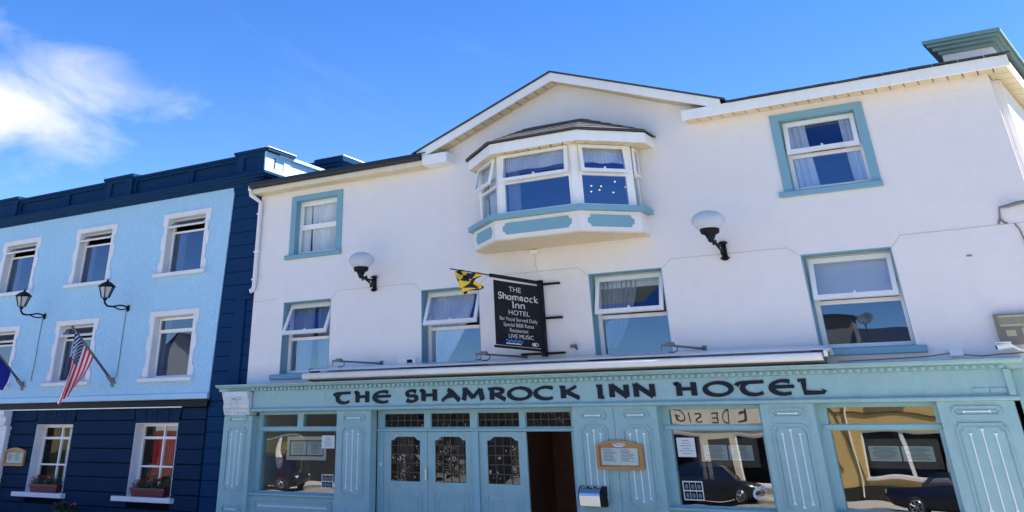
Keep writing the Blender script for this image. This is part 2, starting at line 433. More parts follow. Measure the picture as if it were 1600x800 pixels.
def stroke_mesh(mb, ch, x0, x1, z0, z1, y0, y1, T, thin=0.42, nib=20):
    w, h = x1-x0, z1-z0
    for si, st in enumerate(glyph(ch)):
        pts = [Vector((x0+w*a, z0+h*b)) for a, b in st]
        k = len(pts); lo = []; hi = []
        closed = (pts[0]-pts[-1]).length < 1e-4
        for i, p in enumerate(pts):
            a = pts[i-1] if i else (pts[-2] if closed else pts[0]); b = pts[i+1] if i < k-1 else (pts[1] if closed else pts[-1])
            t = (b-a).normalized(); nrm = Vector((-t.y, t.x))
            ang = math.atan2(t.y, t.x) - R(nib)
            hw = T/2*math.sqrt(math.sin(ang)**2 + thin**2*math.cos(ang)**2)
            lo.append(p - nrm*hw); hi.append(p + nrm*hw)
        yy = y0 - 0.0006*si
        vs = [(q.x, yy, q.y) for q in lo] + [(q.x, yy, q.y) for q in hi] + [(q.x, y1, q.y) for q in lo] + [(q.x, y1, q.y) for q in hi]
        fs = []
        for i in range(k-1):
            fs += [(i, i+1, k+i+1, k+i), (2*k+i, 3*k+i, 3*k+i+1, 2*k+i+1), (i, 2*k+i, 2*k+i+1, i+1), (k+i, k+i+1, 3*k+i+1, 3*k+i)]
        fs += [(0, k, 3*k, 2*k), (k-1, 3*k-1, 4*k-1, 2*k-1)]
        mb.add(vs, fs)
    return mb

# ================================================================== THE SETTING
g = MB(); g.box(-400, 400, -400, 400, -1.0, -0.16); struct(g.build("ground", "earth"))
g = MB(); g.box(-200, 200, -26.0, -4.5, -0.155, -0.12); road = struct(g.build("road", "pale_road"))
for i, x in enumerate([-60 + 6*k for k in range(16)]):
    g = MB(); g.box(x, x+2.6, -15.1, -14.98, -0.119, -0.116); ln = g.build("lane_marking", "road_paint", road)
g = MB(); g.box(-200, 200, -4.35, 0.05, -0.155, 0.0); struct(g.build("pavement", "paving"))
g = MB(); g.box(-200, 200, -4.5, -4.352, -0.155, 0.003); struct(g.build("kerb", "kerb"))
g = MB(); g.box(-200, 200, -31.0, -26.15, -0.155, 0.0); struct(g.build("pavement", "paving"))
g = MB(); g.box(-200, 200, -26.148, -26.0, -0.155, 0.003); struct(g.build("kerb", "kerb"))

# ================================================================== THE HOTEL
hotel = thing("hotel", (-9.3, 0.0, 0.0), "white three storey hotel with teal shopfront, central gable and bay window", "building")
XL, XR = -18.36, -0.26
W_UP = [(-17.05, -15.62, 6.13, 7.53), (-4.16, -2.68, 6.19, 7.61)]
W_LO = [(-17.28, -15.72, 3.33, 4.99), (-13.00, -11.42, 3.38, 4.99), (-8.69, -7.05, 3.38, 5.01), (-4.27, -2.66, 3.38, 5.01)]
GX, GZ = -9.02, 9.33                       # gable apex
BAY = (-11.1, -7.34, 5.9, 7.45)            # opening behind the bay
wall = MB().plate([(XL, 2.6), (XR, 2.6), (XR, 8.02), (-5.45, 8.02), (GX, GZ), (-12.6, 8.02), (XL, 8.02)],
                  [rect(a, b, c, d) for a, b, c, d in W_UP + W_LO] + [rect(*BAY)], 0.0, 0.38)
wall = wall.build("wall", "white_wall", hotel)
w = MB(); w.box(-1.16, XR, 0.0, 0.38, 0.0, 2.598); w.build("wall", "white_wall", hotel)
SH = Matrix(((1, .10, 0, 0), (0, 1, 0, 0), (0, 0, 1, 0), (0, 0, 0, 1)))      # the corner is slightly obtuse: the flank leans out to the right
side = MB(SH); side.box(XR-0.30, XR, 0.382, 9.5, 0.0, 8.0); side.build("side_wall", "white_wall", hotel)
side = MB(); side.box(XL, XL+0.3, 0.382, 9.5, 0.0, 7.9); side.build("side_wall", "white_wall", hotel)
b = MB(); b.box(XL+.31, XR-.31, 9.2, 9.5, 0, 8.0); b.build("rear_wall", "white_wall", hotel)
fl = MB()
fl.box(XL+.31, XR-.31, .39, 9.19, 3.0, 3.18); fl.box(XL+.31, XR-.31, .39, 9.19, 5.52, 5.70); fl.box(XL+.31, XR-.31, .39, 9.19, 7.72, 7.85)
fl.build("floor_slab", "room_wall", hotel)
pt = MB()
for x in (-14.3, -10.4, -6.3): pt.box(x, x+.12, .40, 4.2, 3.19, 5.51)
for x in (-13.6, -5.6): pt.box(x, x+.12, .40, 4.2, 5.71, 7.71)
pt.box(XL+.31, XR-.31, 4.2, 4.32, 3.19, 5.51); pt.box(XL+.31, XR-.31, 4.2, 4.32, 5.71, 7.71)
pt.build("partition", "room_wall", hotel)
gf = MB()
gf.box(XL+.31, XR-.31, .39, 9.1, 0.0, 0.06); gf.box(XL+.31, -14.35, 3.6, 3.7, .07, 2.99); gf.box(-9.2, XR-.31, 3.2, 3.3, .07, 2.99)
gf.box(-14.35, -14.25, .39, 5, .07, 2.99); gf.box(-9.3, -9.2, 1.25, 5, .07, 2.99)
gf.build("lounge_wall", "room_dark", hotel)
lob = MB(); lob.box(-14.24, -9.31, 2.2, 2.3, .07, 2.99); lob.box(-11.0, -10.9, .39, 2.19, .07, 2.99); lob.build("lobby_panelling", "wood_panel", hotel)
# joint lines of the render band between the first-floor windows
def bead(pts):
    m = MB()
    for (x0, z0), (x1, z1) in zip(pts[:-1], pts[1:]):
        d = Vector((x1-x0, z1-z0)).normalized() * 0.004; n = Vector((-d.y, d.x)).normalized() * 0.0048
        m.plate([(x0-d.x-n.x, z0-d.y-n.y), (x1+d.x-n.x, z1+d.y-n.y), (x1+d.x+n.x, z1+d.y+n.y), (x0-d.x+n.x, z0-d.y+n.y)], [], -0.006, 0.002)
    m.build("render_bead", "bead", hotel)
bead([(XL+.01, 5.07), (-17.5, 5.09)])
for a, b_ in ((-15.72, -13.0), (-11.42, -8.69), (-7.05, -4.27)):
    bead([(a+.02, 5.0), (a+.22, 5.16), (b_-.22, 5.16), (b_-.02, 5.0)])
bead([(-2.64, 5.0), (-2.46, 5.19), (-.40, 5.21)])

# ---- upvc windows
def window(parent, M, w, h, tilt, split=0.5, pane="pane_upper", swing=True, fw=0.088):
    """frame w x h with its lower left front corner at the origin of M; x along the wall, -y out, z up"""
    zs = h*split
    f = MB(M); f.plate(rect(0, w, 0, h), [rect(fw, w-fw, fw, zs-.035), rect(fw, w-fw, zs+.035, h-fw)], 0.0, 0.07)
    win = f.build("window", "upvc", parent)
    p = MB(M); p.box(fw-.005, w-fw+.005, 0.03, 0.042, fw-.005, zs-.03); p.build("pane", pane, win)
    x0, x1, z0, z1 = fw-.035, w-fw+.035, zs+.0, h-fw+.035
    T = M @ Matrix.Translation((0, -0.008, z1)) @ Matrix.Rotation(R(-tilt), 4, 'X') @ Matrix.Translation((0, 0, -z1)) if swing else M
    yo = -0.045 if swing else -0.012
    s = MB(T); s.ring(x0, x1, z0, z1, 0.085, yo, yo+0.05); sash = s.build("sash", "upvc", win)
    p = MB(T); p.box(x0+.08, x1-.08, yo+.02, yo+.032, z0+.08, z1-.08); p.build("pane", pane, win)
    hd = MB(T); hd.box((x0+x1)/2-.02, (x0+x1)/2+.02, yo-.0, yo+.09, z0+.085, z0+.125); hd.build("handle", "upvc", win)
    if tilt > 3:
        st = MB(M)
        for xx in (x0+.01, x1-.02):
            st.box(xx, xx+.012, -0.02-math.sin(R(tilt))*(z1-z0)*.55, 0.03, zs+.30, zs+.315)
        st.build("stay", "steel_grey", win)
    return win
def Mx(x, y, z): return Matrix.Translation((x, y, z))
for (a, b_, c, d), tl in zip(W_UP, (0, 13)):
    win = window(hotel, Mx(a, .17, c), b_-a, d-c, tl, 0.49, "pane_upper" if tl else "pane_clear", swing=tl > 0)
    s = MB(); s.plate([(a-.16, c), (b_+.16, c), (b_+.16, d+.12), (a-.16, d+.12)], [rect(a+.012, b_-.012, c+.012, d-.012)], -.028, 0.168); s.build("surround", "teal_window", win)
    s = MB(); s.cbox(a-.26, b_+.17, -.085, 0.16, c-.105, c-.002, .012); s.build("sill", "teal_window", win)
for (a, b_, c, d), tl in zip(W_LO, (25, 22, 18, 15)):
    win = window(hotel, Mx(a+.015, .27, c+.01), b_-a-.03, d-c-.025, tl, 0.49)
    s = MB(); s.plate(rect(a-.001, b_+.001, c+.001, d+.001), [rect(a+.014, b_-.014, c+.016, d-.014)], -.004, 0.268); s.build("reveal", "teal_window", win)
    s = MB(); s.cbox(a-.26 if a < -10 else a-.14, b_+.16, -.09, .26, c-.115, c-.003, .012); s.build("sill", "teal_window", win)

# ---- bay window on the second floor
BX = -9.22
def bay_pts(off, hw=2.03, yr=0.42, hf=1.02, yf=1.26, BX=-9.22):
    o = off; k = 0.42*o
    return [(BX-hw-o, 0.0), (BX-hw-o, -yr-k), (BX-hf-k, -yf-o), (BX+hf+k, -yf-o), (BX+hw+o, -yr-k), (BX+hw+o, 0.0)]
def glz(off): return bay_pts(off, 1.92, .42, .94, 1.26, -9.17)      # the glazed storey is a little narrower than its base
def eav(off): return bay_pts(off, 1.94, .42, .95, 1.26, -9.06)
bay = MB(); bay.extrude_z(bay_pts(0.0), 5.66, 6.06); bay = bay.build("bay_window", "white_wall", hotel)
m = MB(); m.extrude_z(bay_pts(-0.01), 5.635, 5.658); m.build("soffit", "soffit_board", bay)  # plate over the underside; warm bounced light is put into its beige
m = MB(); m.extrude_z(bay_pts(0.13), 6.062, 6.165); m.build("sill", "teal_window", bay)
bp = glz(-0.02)
BZ0, BZ1 = 6.167, 7.46
inner = [(x, y) for x, y in glz(-0.12)]
def face_mat(p, q, z):
    d = Vector((q[0]-p[0], q[1]-p[1], 0)).normalized(); nrm = Vector((-d.y, d.x, 0))   # inward normal
    M = Matrix.Identity(4)
    for i in range(3): M[i][0] = d[i]; M[i][1] = nrm[i]; M[i][2] = (0, 0, 1)[i]
    M[0][3], M[1][3], M[2][3] = p[0], p[1], z
    return M, (Vector(q)-Vector(p)).length
def bay_sash(M, w, h, tilt, inset, narrow=False):
    fw = 0.05; zs = h*0.52
    m = MB(M); m.plate(rect(inset, w-inset, 0.0, h), [rect(inset+fw, w-inset-fw, fw, zs-.03), rect(inset+fw, w-inset-fw, zs+.03, h-fw)], 0.0, 0.07)
    m.build("frame", "upvc", bay)
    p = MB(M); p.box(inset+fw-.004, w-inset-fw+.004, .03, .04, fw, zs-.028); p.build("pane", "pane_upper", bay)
    x0, x1, z0, z1 = inset+.015, w-inset-.015, zs, h-.02
    T = M @ Mx(0, -.01, z1) @ Matrix.Rotation(R(-tilt), 4, 'X') @ Mx(0, 0, -z1)
    m = MB(T); m.ring(x0, x1, z0, z1, .07 if not narrow else .05, -.05, 0.0); m.build("sash", "upvc", bay)
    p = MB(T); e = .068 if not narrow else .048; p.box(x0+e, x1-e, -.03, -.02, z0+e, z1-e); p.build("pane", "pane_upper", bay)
    hd = MB(T); hd.box((x0+x1)/2-.02, (x0+x1)/2+.02, -.055, .05, z0+.072, z0+.11); hd.build("handle", "upvc", bay)
for i, (tl, ins) in enumerate(((3, .07), (14, .10), (8, .10), (9, .10), (0, .07))):
    M, ln_ = face_mat(bp[i], bp[i+1], BZ0)
    bay_sash(M, ln_, BZ1-BZ0, tl, ins, i in (0, 4))
for i in range(1, 5):
    m = MB()
    x, y = bp[i]; cx, cy = inner[i]
    ax, ay = bp[i-1]; bx, by = bp[i+1]
    da = (Vector((ax-x, ay-y))).normalized()*.105; db = (Vector((bx-x, by-y))).normalized()*.105
    m.extrude_z([(x+da.x, y+da.y), (x, y), (x+db.x, y+db.y), (x+db.x*.8+(cx-x)*1.0, y+db.y*.8+(cy-y)*1.0), (x+da.x*.8+(cx-x)*1.0, y+da.y*.8+(cy-y)*1.0)], BZ0, BZ1)
    m.build("corner_post", "upvc", bay)
# teal panels with scooped corners under the sill
def scooped(x0, x1, z0, z1, r, n=4):
    P = []
    for cx, cz, a0 in ((x0, z0, 90), (x1, z0, 180), (x1, z1, 270), (x0, z1, 360)):
        P += [(cx + r*math.cos(R(a0-90*i/n)), cz + r*math.sin(R(a0-90*i/n))) for i in range(n+1)]
    return P
bb = bay_pts(0.0)
for i in range(5):
    M, ln_ = face_mat(bb[i], bb[i+1], 5.66)
    if ln_ < 0.5: continue
    e = .20 if i == 2 else .16
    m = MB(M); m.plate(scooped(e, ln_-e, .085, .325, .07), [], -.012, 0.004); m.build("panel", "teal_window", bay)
# eaves of the bay: soffit boards, fascia, slate roof
so = eav(0.26); si = glz(-0.06)
for i in range(5):
    n = max(2, int((Vector(so[i+1])-Vector(so[i])).length/0.28))
    for k in range(n):
        a, b_ = k/n+.008, (k+1)/n-.008
        L_ = lambda P, t: (P[i][0]+(P[i+1][0]-P[i][0])*t, P[i][1]+(P[i+1][1]-P[i][1])*t)
        m = MB(); m.extrude_z([L_(so, a), L_(so, b_), L_(si, b_), L_(si, a)], 7.462, 7.48); m.build("soffit_board", "soffit_board", bay)
m = MB(); m.extrude_z(eav(0.24), 7.481, 7.50); m.build("eaves_board", "picture_wood", bay)
fo, fi = eav(0.28), eav(0.25)
for i in range(5):
    m = MB(); m.extrude_z([fo[i], fo[i+1], fi[i+1], fi[i]], 7.445, 7.665); m.build("fascia", "upvc", bay)
ro = eav(0.34); top = [(BX-.62, 0.0, 8.36), (BX+.70, 0.0, 8.36)]
rz = 7.668
m = MB()
P_ = [(x, y, rz) for x, y in ro]
m.add(P_ + top, [(0, 1, 6), (1, 2, 6), (2, 3, 7, 6), (3, 4, 7), (4, 5, 7)])
m.add([(x, y, rz+.028) for x, y in ro] + [(x, y, z+.028) for x, y, z in top], [(0, 1, 6), (1, 2, 6), (2, 3, 7, 6), (3, 4, 7), (4, 5, 7)])
for i in range(5): m.add([P_[i], P_[i+1], (P_[i+1][0], P_[i+1][1], rz+.028), (P_[i][0], P_[i][1], rz+.028)], [(0, 1, 2, 3)])
bay_roof = m.build("bay_roof", "slate_bay", bay)
# slates laid in courses on the front and the two hips
def slate_courses(a, b_, c, d, rows, parent, w=.30):
    a, b_, c, d = map(Vector, (a, b_, c, d))         # eave a-b, top d-c
    nrm = (b_-a).cross(d-a).normalized()
    if nrm.z < 0: nrm = -nrm
    mm = MB()
    for r in range(rows):
        t0, t1 = r/rows, min(1.0, (r+1.12)/rows)
        p0, q0 = a.lerp(d, t0), b_.lerp(c, t0); p1, q1 = a.lerp(d, t1), b_.lerp(c, t1)
        L0 = (q0-p0).length; n = max(1, int(L0/w))
        for k in range(n):
            s0, s1 = (k+.015)/n, (k+.985)/n
            j = random.uniform(0, .006)
            A_, B_, C_, D_ = p0.lerp(q0, s0), p0.lerp(q0, s1), p1.lerp(q1, s1), p1.lerp(q1, s0)
            lo = nrm*.006; hi = nrm*(.018+j)
            mm.add([A_+lo, B_+lo, B_+hi, A_+hi, C_+lo, D_+lo], [(0, 1, 2, 3), (3, 2, 4, 5), (0, 3, 5), (1, 4, 2)])
    o = mm.build("slates", "slate_bay", parent); o["kind"] = "stuff"
up = lambda p: (p[0], p[1], rz+.03)
t2 = [(x, y, z+.03) for x, y, z in top]
slate_courses(up(ro[2]), up(ro[3]), t2[1], t2[0], 6, bay)
slate_courses(up(ro[3]), up(ro[4]), t2[1], t2[1], 6, bay)
slate_courses(up(ro[1]), up(ro[2]), t2[0], t2[0], 6, bay)
m = MB(); m.box(BX-2.35, BX+2.35, 0.41, 2.6, 5.71, 5.75); m.build("bay_floor", "blue_rug", bay)

# ---- eaves, gable boards, roof
# left eaves: black gutter on a cream box
m = MB(); m.cbox(-18.42, -12.32, -.36, 0.0, 7.83, 7.99, .012); m.build("eaves_box", "cream_board", hotel)
m = MB(); m.box(-18.40, -12.34, -.33, -.012, 7.812, 7.829); m.build("soffit", "soffit_board", hotel)
m = MB(); m.extrude_x([(-.48, 8.0), (-.46, 7.955), (-.40, 7.93), (-.362, 7.95), (-.362, 8.10), (-.48, 8.09)], -18.44, -12.72); m.build("gutter", "gutter_black", hotel)
m = MB(); m.box(-18.5, -18.405, -.44, -.33, 7.90, 8.03); m.build("gutter_end", "upvc", hotel)
m = MB(); m.cbox(-12.70, -11.98, -.40, 0.0, 7.81, 8.05, .012); m.build("box_end", "upvc", hotel)
m = MB()
m.tube([(-18.45, -.38, 7.93), (-18.45, -.36, 7.80), (-18.31, -.075, 7.62), (-18.31, -.075, 5.46), (-18.35, -.075, 5.36), (-18.42, -.10, 5.33)], .062, 10)
m.build("downpipe", "white_paint", hotel, smooth=True)
for z in (7.3, 6.3, 5.6):
    m = MB(); m.box(-18.39, -18.23, -.13, -.002, z, z+.04); m.build("pipe_clip", "white_paint", hotel)
# gable: sloping soffit boards, barge boards, slate edge
def slope_pt(side_, t, dz=0.0):
    x0, z0 = (-13.0, 7.92) if side_ < 0 else (-5.04, 7.92)
    return (x0 + (GX-x0)*t, z0 + (9.31-z0)*t + dz)
for side_ in (-1, 1):
    a, c_ = slope_pt(side_, 0.0), slope_pt(side_, 1.0)
    d = Vector((c_[0]-a[0], c_[1]-a[1])); ln_ = d.length; d.normalize(); n_ = Vector((-d.y, d.x))
    if n_.y < 0: n_ = -n_
    cnt = 16
    for k in range(cnt):
        s0, s1 = ln_*k/cnt + .011, ln_*(k+1)/cnt - .011
        if k < 1: continue
        p0 = Vector(a) + d*s0; p1 = Vector(a) + d*s1
        m = MB(); m.plate([(p0.x, p0.y), (p1.x, p1.y), (p1.x+n_.x*.018, p1.y+n_.y*.018), (p0.x+n_.x*.018, p0.y+n_.y*.018)], [], -.335, -.001)
        m.build("soffit_board", "soffit_board", hotel)
    # barge board: a parallelogram with plumb cuts
    lo0, lo1 = slope_pt(side_, 0.03, -.012), (GX, 9.31-.012)
    m = MB(); m.plate([lo0, lo1, (lo1[0], lo1[1]+.205), (lo0[0], lo0[1]+.205)], [], -.375, -.34); m.build("barge_board", "upvc", hotel)
    m = MB(); m.plate([(lo0[0]+.12*side_, lo0[1]+.16), (lo1[0], lo1[1]+.208), (lo1[0], lo1[1]+.248), (lo0[0]+.12*side_, lo0[1]+.20)], [], -.41, 6.5); m.build("roof_slope", "slate", hotel)
m = MB(); m.plate([(-12.9, 8.06), (-5.1, 8.06), (GX, 9.34)], [], .02, .3); m.build("gable_backing", "white_wall", hotel)
# right eaves: soffit boards, fascia, slates
RX0, RX1 = -5.99, 0.10
n = 24
for k in range(n):
    a, b_ = RX0 + (RX1-RX0)*k/n + .011, RX0 + (RX1-RX0)*(k+1)/n - .011
    m = MB(); m.box(a, b_, -.34, -.001, 7.852, 7.87); m.build("soffit_board", "soffit_board", hotel)
m = MB(); m.box(RX0, RX1, -.33, -.004, 7.871, 7.89); m.build("eaves_board", "picture_wood", hotel)
m = MB(); m.cbox(RX0-.02, RX1+.035, -.38, -.342, 7.835, 8.045, .006); m.build("fascia", "upvc", hotel)
m = MB(); m.box(RX0-.03, RX0-.001, -.379, -.002, 7.84, 8.04); m.build("box_end", "upvc", hotel)
n = 12
for k in range(n):
    a, b_ = -5.02 + 5.24*k/n, -5.02 + 5.24*(k+1)/n - .012
    dz = random.uniform(-.006, .008)
    m = MB(); m.add([(a, -.44, 8.050+dz), (b_, -.44, 8.050+dz*.6), (b_, .2, 8.13), (a, .2, 8.13), (a, -.44, 8.078+dz), (b_, -.44, 8.078+dz*.6), (b_, .2, 8.158), (a, .2, 8.158)],
                    [(0, 3, 2, 1), (4, 5, 6, 7), (0, 1, 5, 4), (1, 2, 6, 5), (2, 3, 7, 6), (3, 0, 4, 7)]); m.build("slate", "slate", hotel)
n = 13
for k in range(n):
    a, b_ = -18.5 + 5.9*k/n, -18.5 + 5.9*(k+1)/n - .012
    m = MB(); m.add([(a, -.40, 8.10), (b_, -.40, 8.10), (b_, .2, 8.18), (a, .2, 8.18), (a, -.40, 8.125), (b_, -.40, 8.125), (b_, .2, 8.205), (a, .2, 8.205)],
                    [(0, 3, 2, 1), (4, 5, 6, 7), (0, 1, 5, 4), (1, 2, 6, 5), (2, 3, 7, 6), (3, 0, 4, 7)]); m.build("slate", "gutter_black", hotel)
# main roof, low pitch
m = MB()
m.add([(-18.4, .15, 8.13), (.19, .15, 8.13), (1.16, 9.8, 8.13), (-18.4, 9.8, 8.13), (-16.0, 4.9, 9.05), (-1.6, 4.9, 9.05)], [(0, 1, 5, 4), (2, 3, 4, 5), (1, 2, 5), (3, 0, 4), (0, 3, 2, 1)])
m.build("roof", "slate", hotel)
# side eaves on the right
n = 26
for k in range(n):
    a, b_ = -.30 + 10.0*k/n + .011, -.30 + 10.0*(k+1)/n - .011
    m = MB(SH); m.box(XR+.001, RX1-.002, max(a, .003), b_, 7.852, 7.87)
    if b_ > .02: m.build("soffit_board", "soffit_board", hotel)
m = MB(SH); m.box(XR+.002, RX1-.01, .002, 9.8, 7.872, 7.89); m.build("eaves_board", "picture_wood", hotel)
m = MB(SH); m.box(RX1, RX1+.035, -.341, 9.8, 7.838, 8.045); m.build("fascia", "upvc", hotel)
# chimney breast and chimney on the right gable
m = MB(SH); m.box(XR+.001, -.155, .42, 3.3, 0, 7.84); m.build("chimney_breast", "white_wall", hotel)
m = MB(SH); m.box(-1.17, -.23, 1.9, 5.2, 8.0, 9.12); chim = m.build("chimney", "white_wall", hotel)
for k, (o, z0, z1) in enumerate(((.05, 8.98, 9.055), (.13, 9.057, 9.125), (.20, 9.127, 9.19), (.26, 9.192, 9.27))):
    m = MB(SH); m.box(-1.17-o, -.23+o, 1.9-o, 5.2+o, z0, z1); m.build("cornice", "chimney_teal", chim)

# ---- the shopfront
FY = -0.30
m = MB(); m.box(-17.82, -1.34, FY, -.001, 2.585, 2.962); m.build("fascia_board", "teal", hotel)
m = MB(); m.cbox(-17.82, -1.32, FY-.075, .10, 2.515, 2.583, .02); m.build("fascia_moulding", "teal", hotel)
m = MB(); m.extrude_x([(-.001, 2.964), (FY-.03, 2.964), (FY-.03, 3.03), (FY-.14, 3.045), (FY-.17, 3.075), (FY-.20, 3.08), (FY-.20, 3.105), (-.001, 3.145)], -18.98, -1.12)
cornice = m.build("cornice", "teal", hotel)
d0 = MB(); d0.box(-17.80, -17.735, FY-.075, FY-.031, 2.966, 3.026); d0 = d0.build("dentil", "teal", cornice)
k = 1
while -17.80 + .1285*k < -1.46:
    inst(d0, cornice, (.1285*k, 0, 0)); k += 1
m = MB(); m.box(-1.44, -1.345, FY-.06, -.001, 2.587, 2.96); m.build("fascia_end", "teal", hotel)
m = MB(); m.box(-1.338, -1.165, -.16, -.001, 0.0, 2.96); m.build("corner_strip", "teal", hotel)
for a, b_ in ((-1.95, -1.72), (-1.70, -1.47)):
    m = MB(); m.cbox(a, b_, FY-.018, FY-.0005, 2.625, 2.70, .008); m.build("name_plate", "teal", hotel)
m = MB(); m.box(-13.62+.47, -13.62+.478, FY-.004, FY+.01, 2.60, 2.955)
m.box(-14.32, -14.312, FY-.004, FY+.01, 2.60, 2.955); m.build("board_joint", "teal_frame", hotel)

# letters on the fascia
LET = [('T',-15.29,-14.77),('H',-14.69,-14.21),('E',-14.15,-13.62),('S',-13.27,-12.89),('H',-12.87,-12.36),('A',-12.32,-11.79),('M',-11.78,-11.20),('R',-11.13,-10.67),
       ('O',-10.64,-10.07),('C',-10.03,-9.49),('K',-9.46,-8.98),('I',-8.64,-8.45),('N',-8.38,-7.90),('N',-7.88,-7.36),('H',-7.03,-6.53),('O',-6.45,-5.89),('T',-5.84,-5.29),('E',-5.23,-4.76),('L',-4.72,-4.26)]
for ch, a, b_ in LET:
    m = stroke_mesh(MB(), ch, a+.02, b_-.01, 2.665, 2.885, FY-.022, FY+.004, .112, .46, 14)
    m.build("letter", "letter_black", hotel)

# pilasters with scooped panels and white reeds
def reed(m, x0, z0, x1, z1, y):
    if x0 == x1:
        m.box(x0-.009, x0+.009, y-.012, y, z0, z1)
        for z, s in ((z0, 1), (z1, -1)): m.plate([(x0-.032, z), (x0+.032, z), (x0+.008, z+s*.045), (x0-.008, z+s*.045)], [], y-.014, y)
    else:
        m.box(x0, x1, y-.012, y, z0-.009, z0+.009)
        for x, s in ((x0, 1), (x1, -1)): m.plate([(x-s*.01, z0-.022), (x+s*.04, z0-.006), (x+s*.04, z0+.006), (x-s*.01, z0+.022)], [], y-.014, y)
def panel_ring(parent, x0, x1, z0, z1, y, r=.05):
    m = MB(); e = .028
    o = scooped(x0, x1, z0, z1, r); i_ = scooped(x0+e, x1-e, z0+e, z1-e, r)
    m.plate(o, [i_], y-.026, y+.002); m.plate(scooped(x0+e+.03, x1-e-.03, z0+e+.03, z1-e-.03, r), [], y-.012, y+.002)
    return m.build("panel", "teal", parent)
def pilaster(x0, x1, ztop=2.513, y=FY, extra=True):
    m = MB(); m.box(x0, x1, y, -.06, .0, ztop); p = m.build("pilaster", "teal", hotel)
    w = x1-x0; c = (x0+x1)/2; e = w*.17
    m = MB(); m.box(x0-.02, x1+.02, y-.035, -.06, .002, .28); m.build("plinth", "teal", p)
    panel_ring(p, x0+e, x1-e, 2.29, 2.44, y, .045)
    panel_ring(p, x0+e, x1-e, .86, 2.20, y, .06)
    panel_ring(p, x0+e, x1-e, .42, .60, y, .045)
    yy = y-.0125
    m = MB(); reed(m, c-w*.17, 2.362, c+w*.17, 2.362, yy); m.build("reed", "reed_white", p)
    m = MB(); reed(m, c-w*.17, .51, c+w*.17, .51, yy); m.build("reed", "reed_white", p)
    for k, dx in enumerate((-.16, 0, .16)):
        m = MB(); reed(m, c+dx*w, 1.0-(.05 if k == 1 else 0), c+dx*w, 2.06+(.06 if k == 1 else 0), yy); m.build("reed", "reed_white", p)
    return p
pilaster(-18.74, -17.80, 2.43)
pilaster(-15.17, -14.20); pilaster(-9.19, -8.315); pilaster(-8.305, -7.42); pilaster(-5.455, -4.52); pilaster(-2.545, -1.425)
# carved console above the left pilaster
m = MB()
pr = [(-.05, 2.44), (FY-.03, 2.44), (FY-.05, 2.50), (FY-.02, 2.53), (FY-.03, 2.56), (FY-.09, 2.60), (FY-.11, 2.67), (FY-.08, 2.72), (FY-.12, 2.78), (FY-.16, 2.86), (FY-.16, 2.955), (-.05, 2.955)]
m.extrude_x(pr, -18.70, -17.88); con = m.build("console", "pale_console", hotel)
for x in (-18.715, -17.895):
    m = MB(); m.extrude_x([(-.06, 2.46), (FY-.05, 2.46), (FY-.11, 2.62), (FY-.10, 2.72), (FY-.19, 2.90), (FY-.19, 2.95), (-.06, 2.95)], x, x+.03); m.build("console_cheek", "pale_console", con)
for k in range(7):
    m = MB(); m.sphere((-18.60+k*.107, FY-.045, 2.475), .04, 5, 1.2, .7, .9); m.build("bead_carving", "pale_console", con, smooth=True)
for z, s in ((2.64, 1.0), (2.79, 1.2)):
    m = MB(); m.tube([(-18.29+.16*s*math.cos(t*.5)*(1-t*.05), FY-.10-.06*(z > 2.7), z+.05*math.sin(t*.5)*(1-t*.04)) for t in range(14)], .018, 6); m.build("scroll_carving", "pale_console", con, smooth=True)

# shop windows
def shop_window(x0, x1, zb, lights, gl=None):
    fy = -.06
    xm0, xm1 = x0+.15, x1-.10
    holes = [rect(xm0, xm1, zb+.03, 2.105)]
    n = lights; wdt = xm1-xm0
    for k in range(n):
        a = xm0 + wdt*k/n + (.09 if k else 0); b_ = xm0 + wdt*(k+1)/n - (.09 if k < n-1 else 0)
        holes.append(rect(a, b_, 2.205, 2.455))
    m = MB(); m.plate(rect(x0, x1, zb-.05, 2.514), holes, fy, .05); win = m.build("shop_window", "teal_frame", hotel)
    p = MB(); p.box(xm0-.01, xm1+.01, .0, .012, zb+.02, 2.115); p.build("pane", "pane_shop", win)
    for h_ in holes[1:]:
        p = MB(); p.box(h_[0][0]-.01, h_[1][0]+.01, .0, .012, 2.195, 2.465); p.build("pane", "pane_shop", win)
    m = MB(); m.cbox(x0+.002, x1-.002, -.26, -.062, zb-.06, zb-.005, .015); m.build("sill", "teal", win)
    m = MB(); m.box(x0+.002, x1-.002, -.20, -.07, .0, zb-.062); m.build("stall_riser", "teal", win)
    panel_ring(win, x0+.18, x1-.14, .48, zb-.13, -.20, .045)
    m = MB(); reed(m, x0+.34, (.48+zb-.13)/2, x1-.30, (.48+zb-.13)/2, -.2125); m.build("reed", "reed_white", win)
    m = MB(); m.cbox(x0+.05, x1-.04, fy-.03, fy-.001, 2.115, 2.195, .01); m.build("transom", "teal_frame", win)
    m = MB(); m.box(x0+.16, x1-.12, .06, .75, zb-.08, zb-.02); m.build("window_board", "wood_panel", win)
    return win
shop_window(-17.80, -15.17, .86, 2)
shop_window(-7.42, -5.455, .90, 1)
shop_window(-4.52, -2.545, .92, 1)

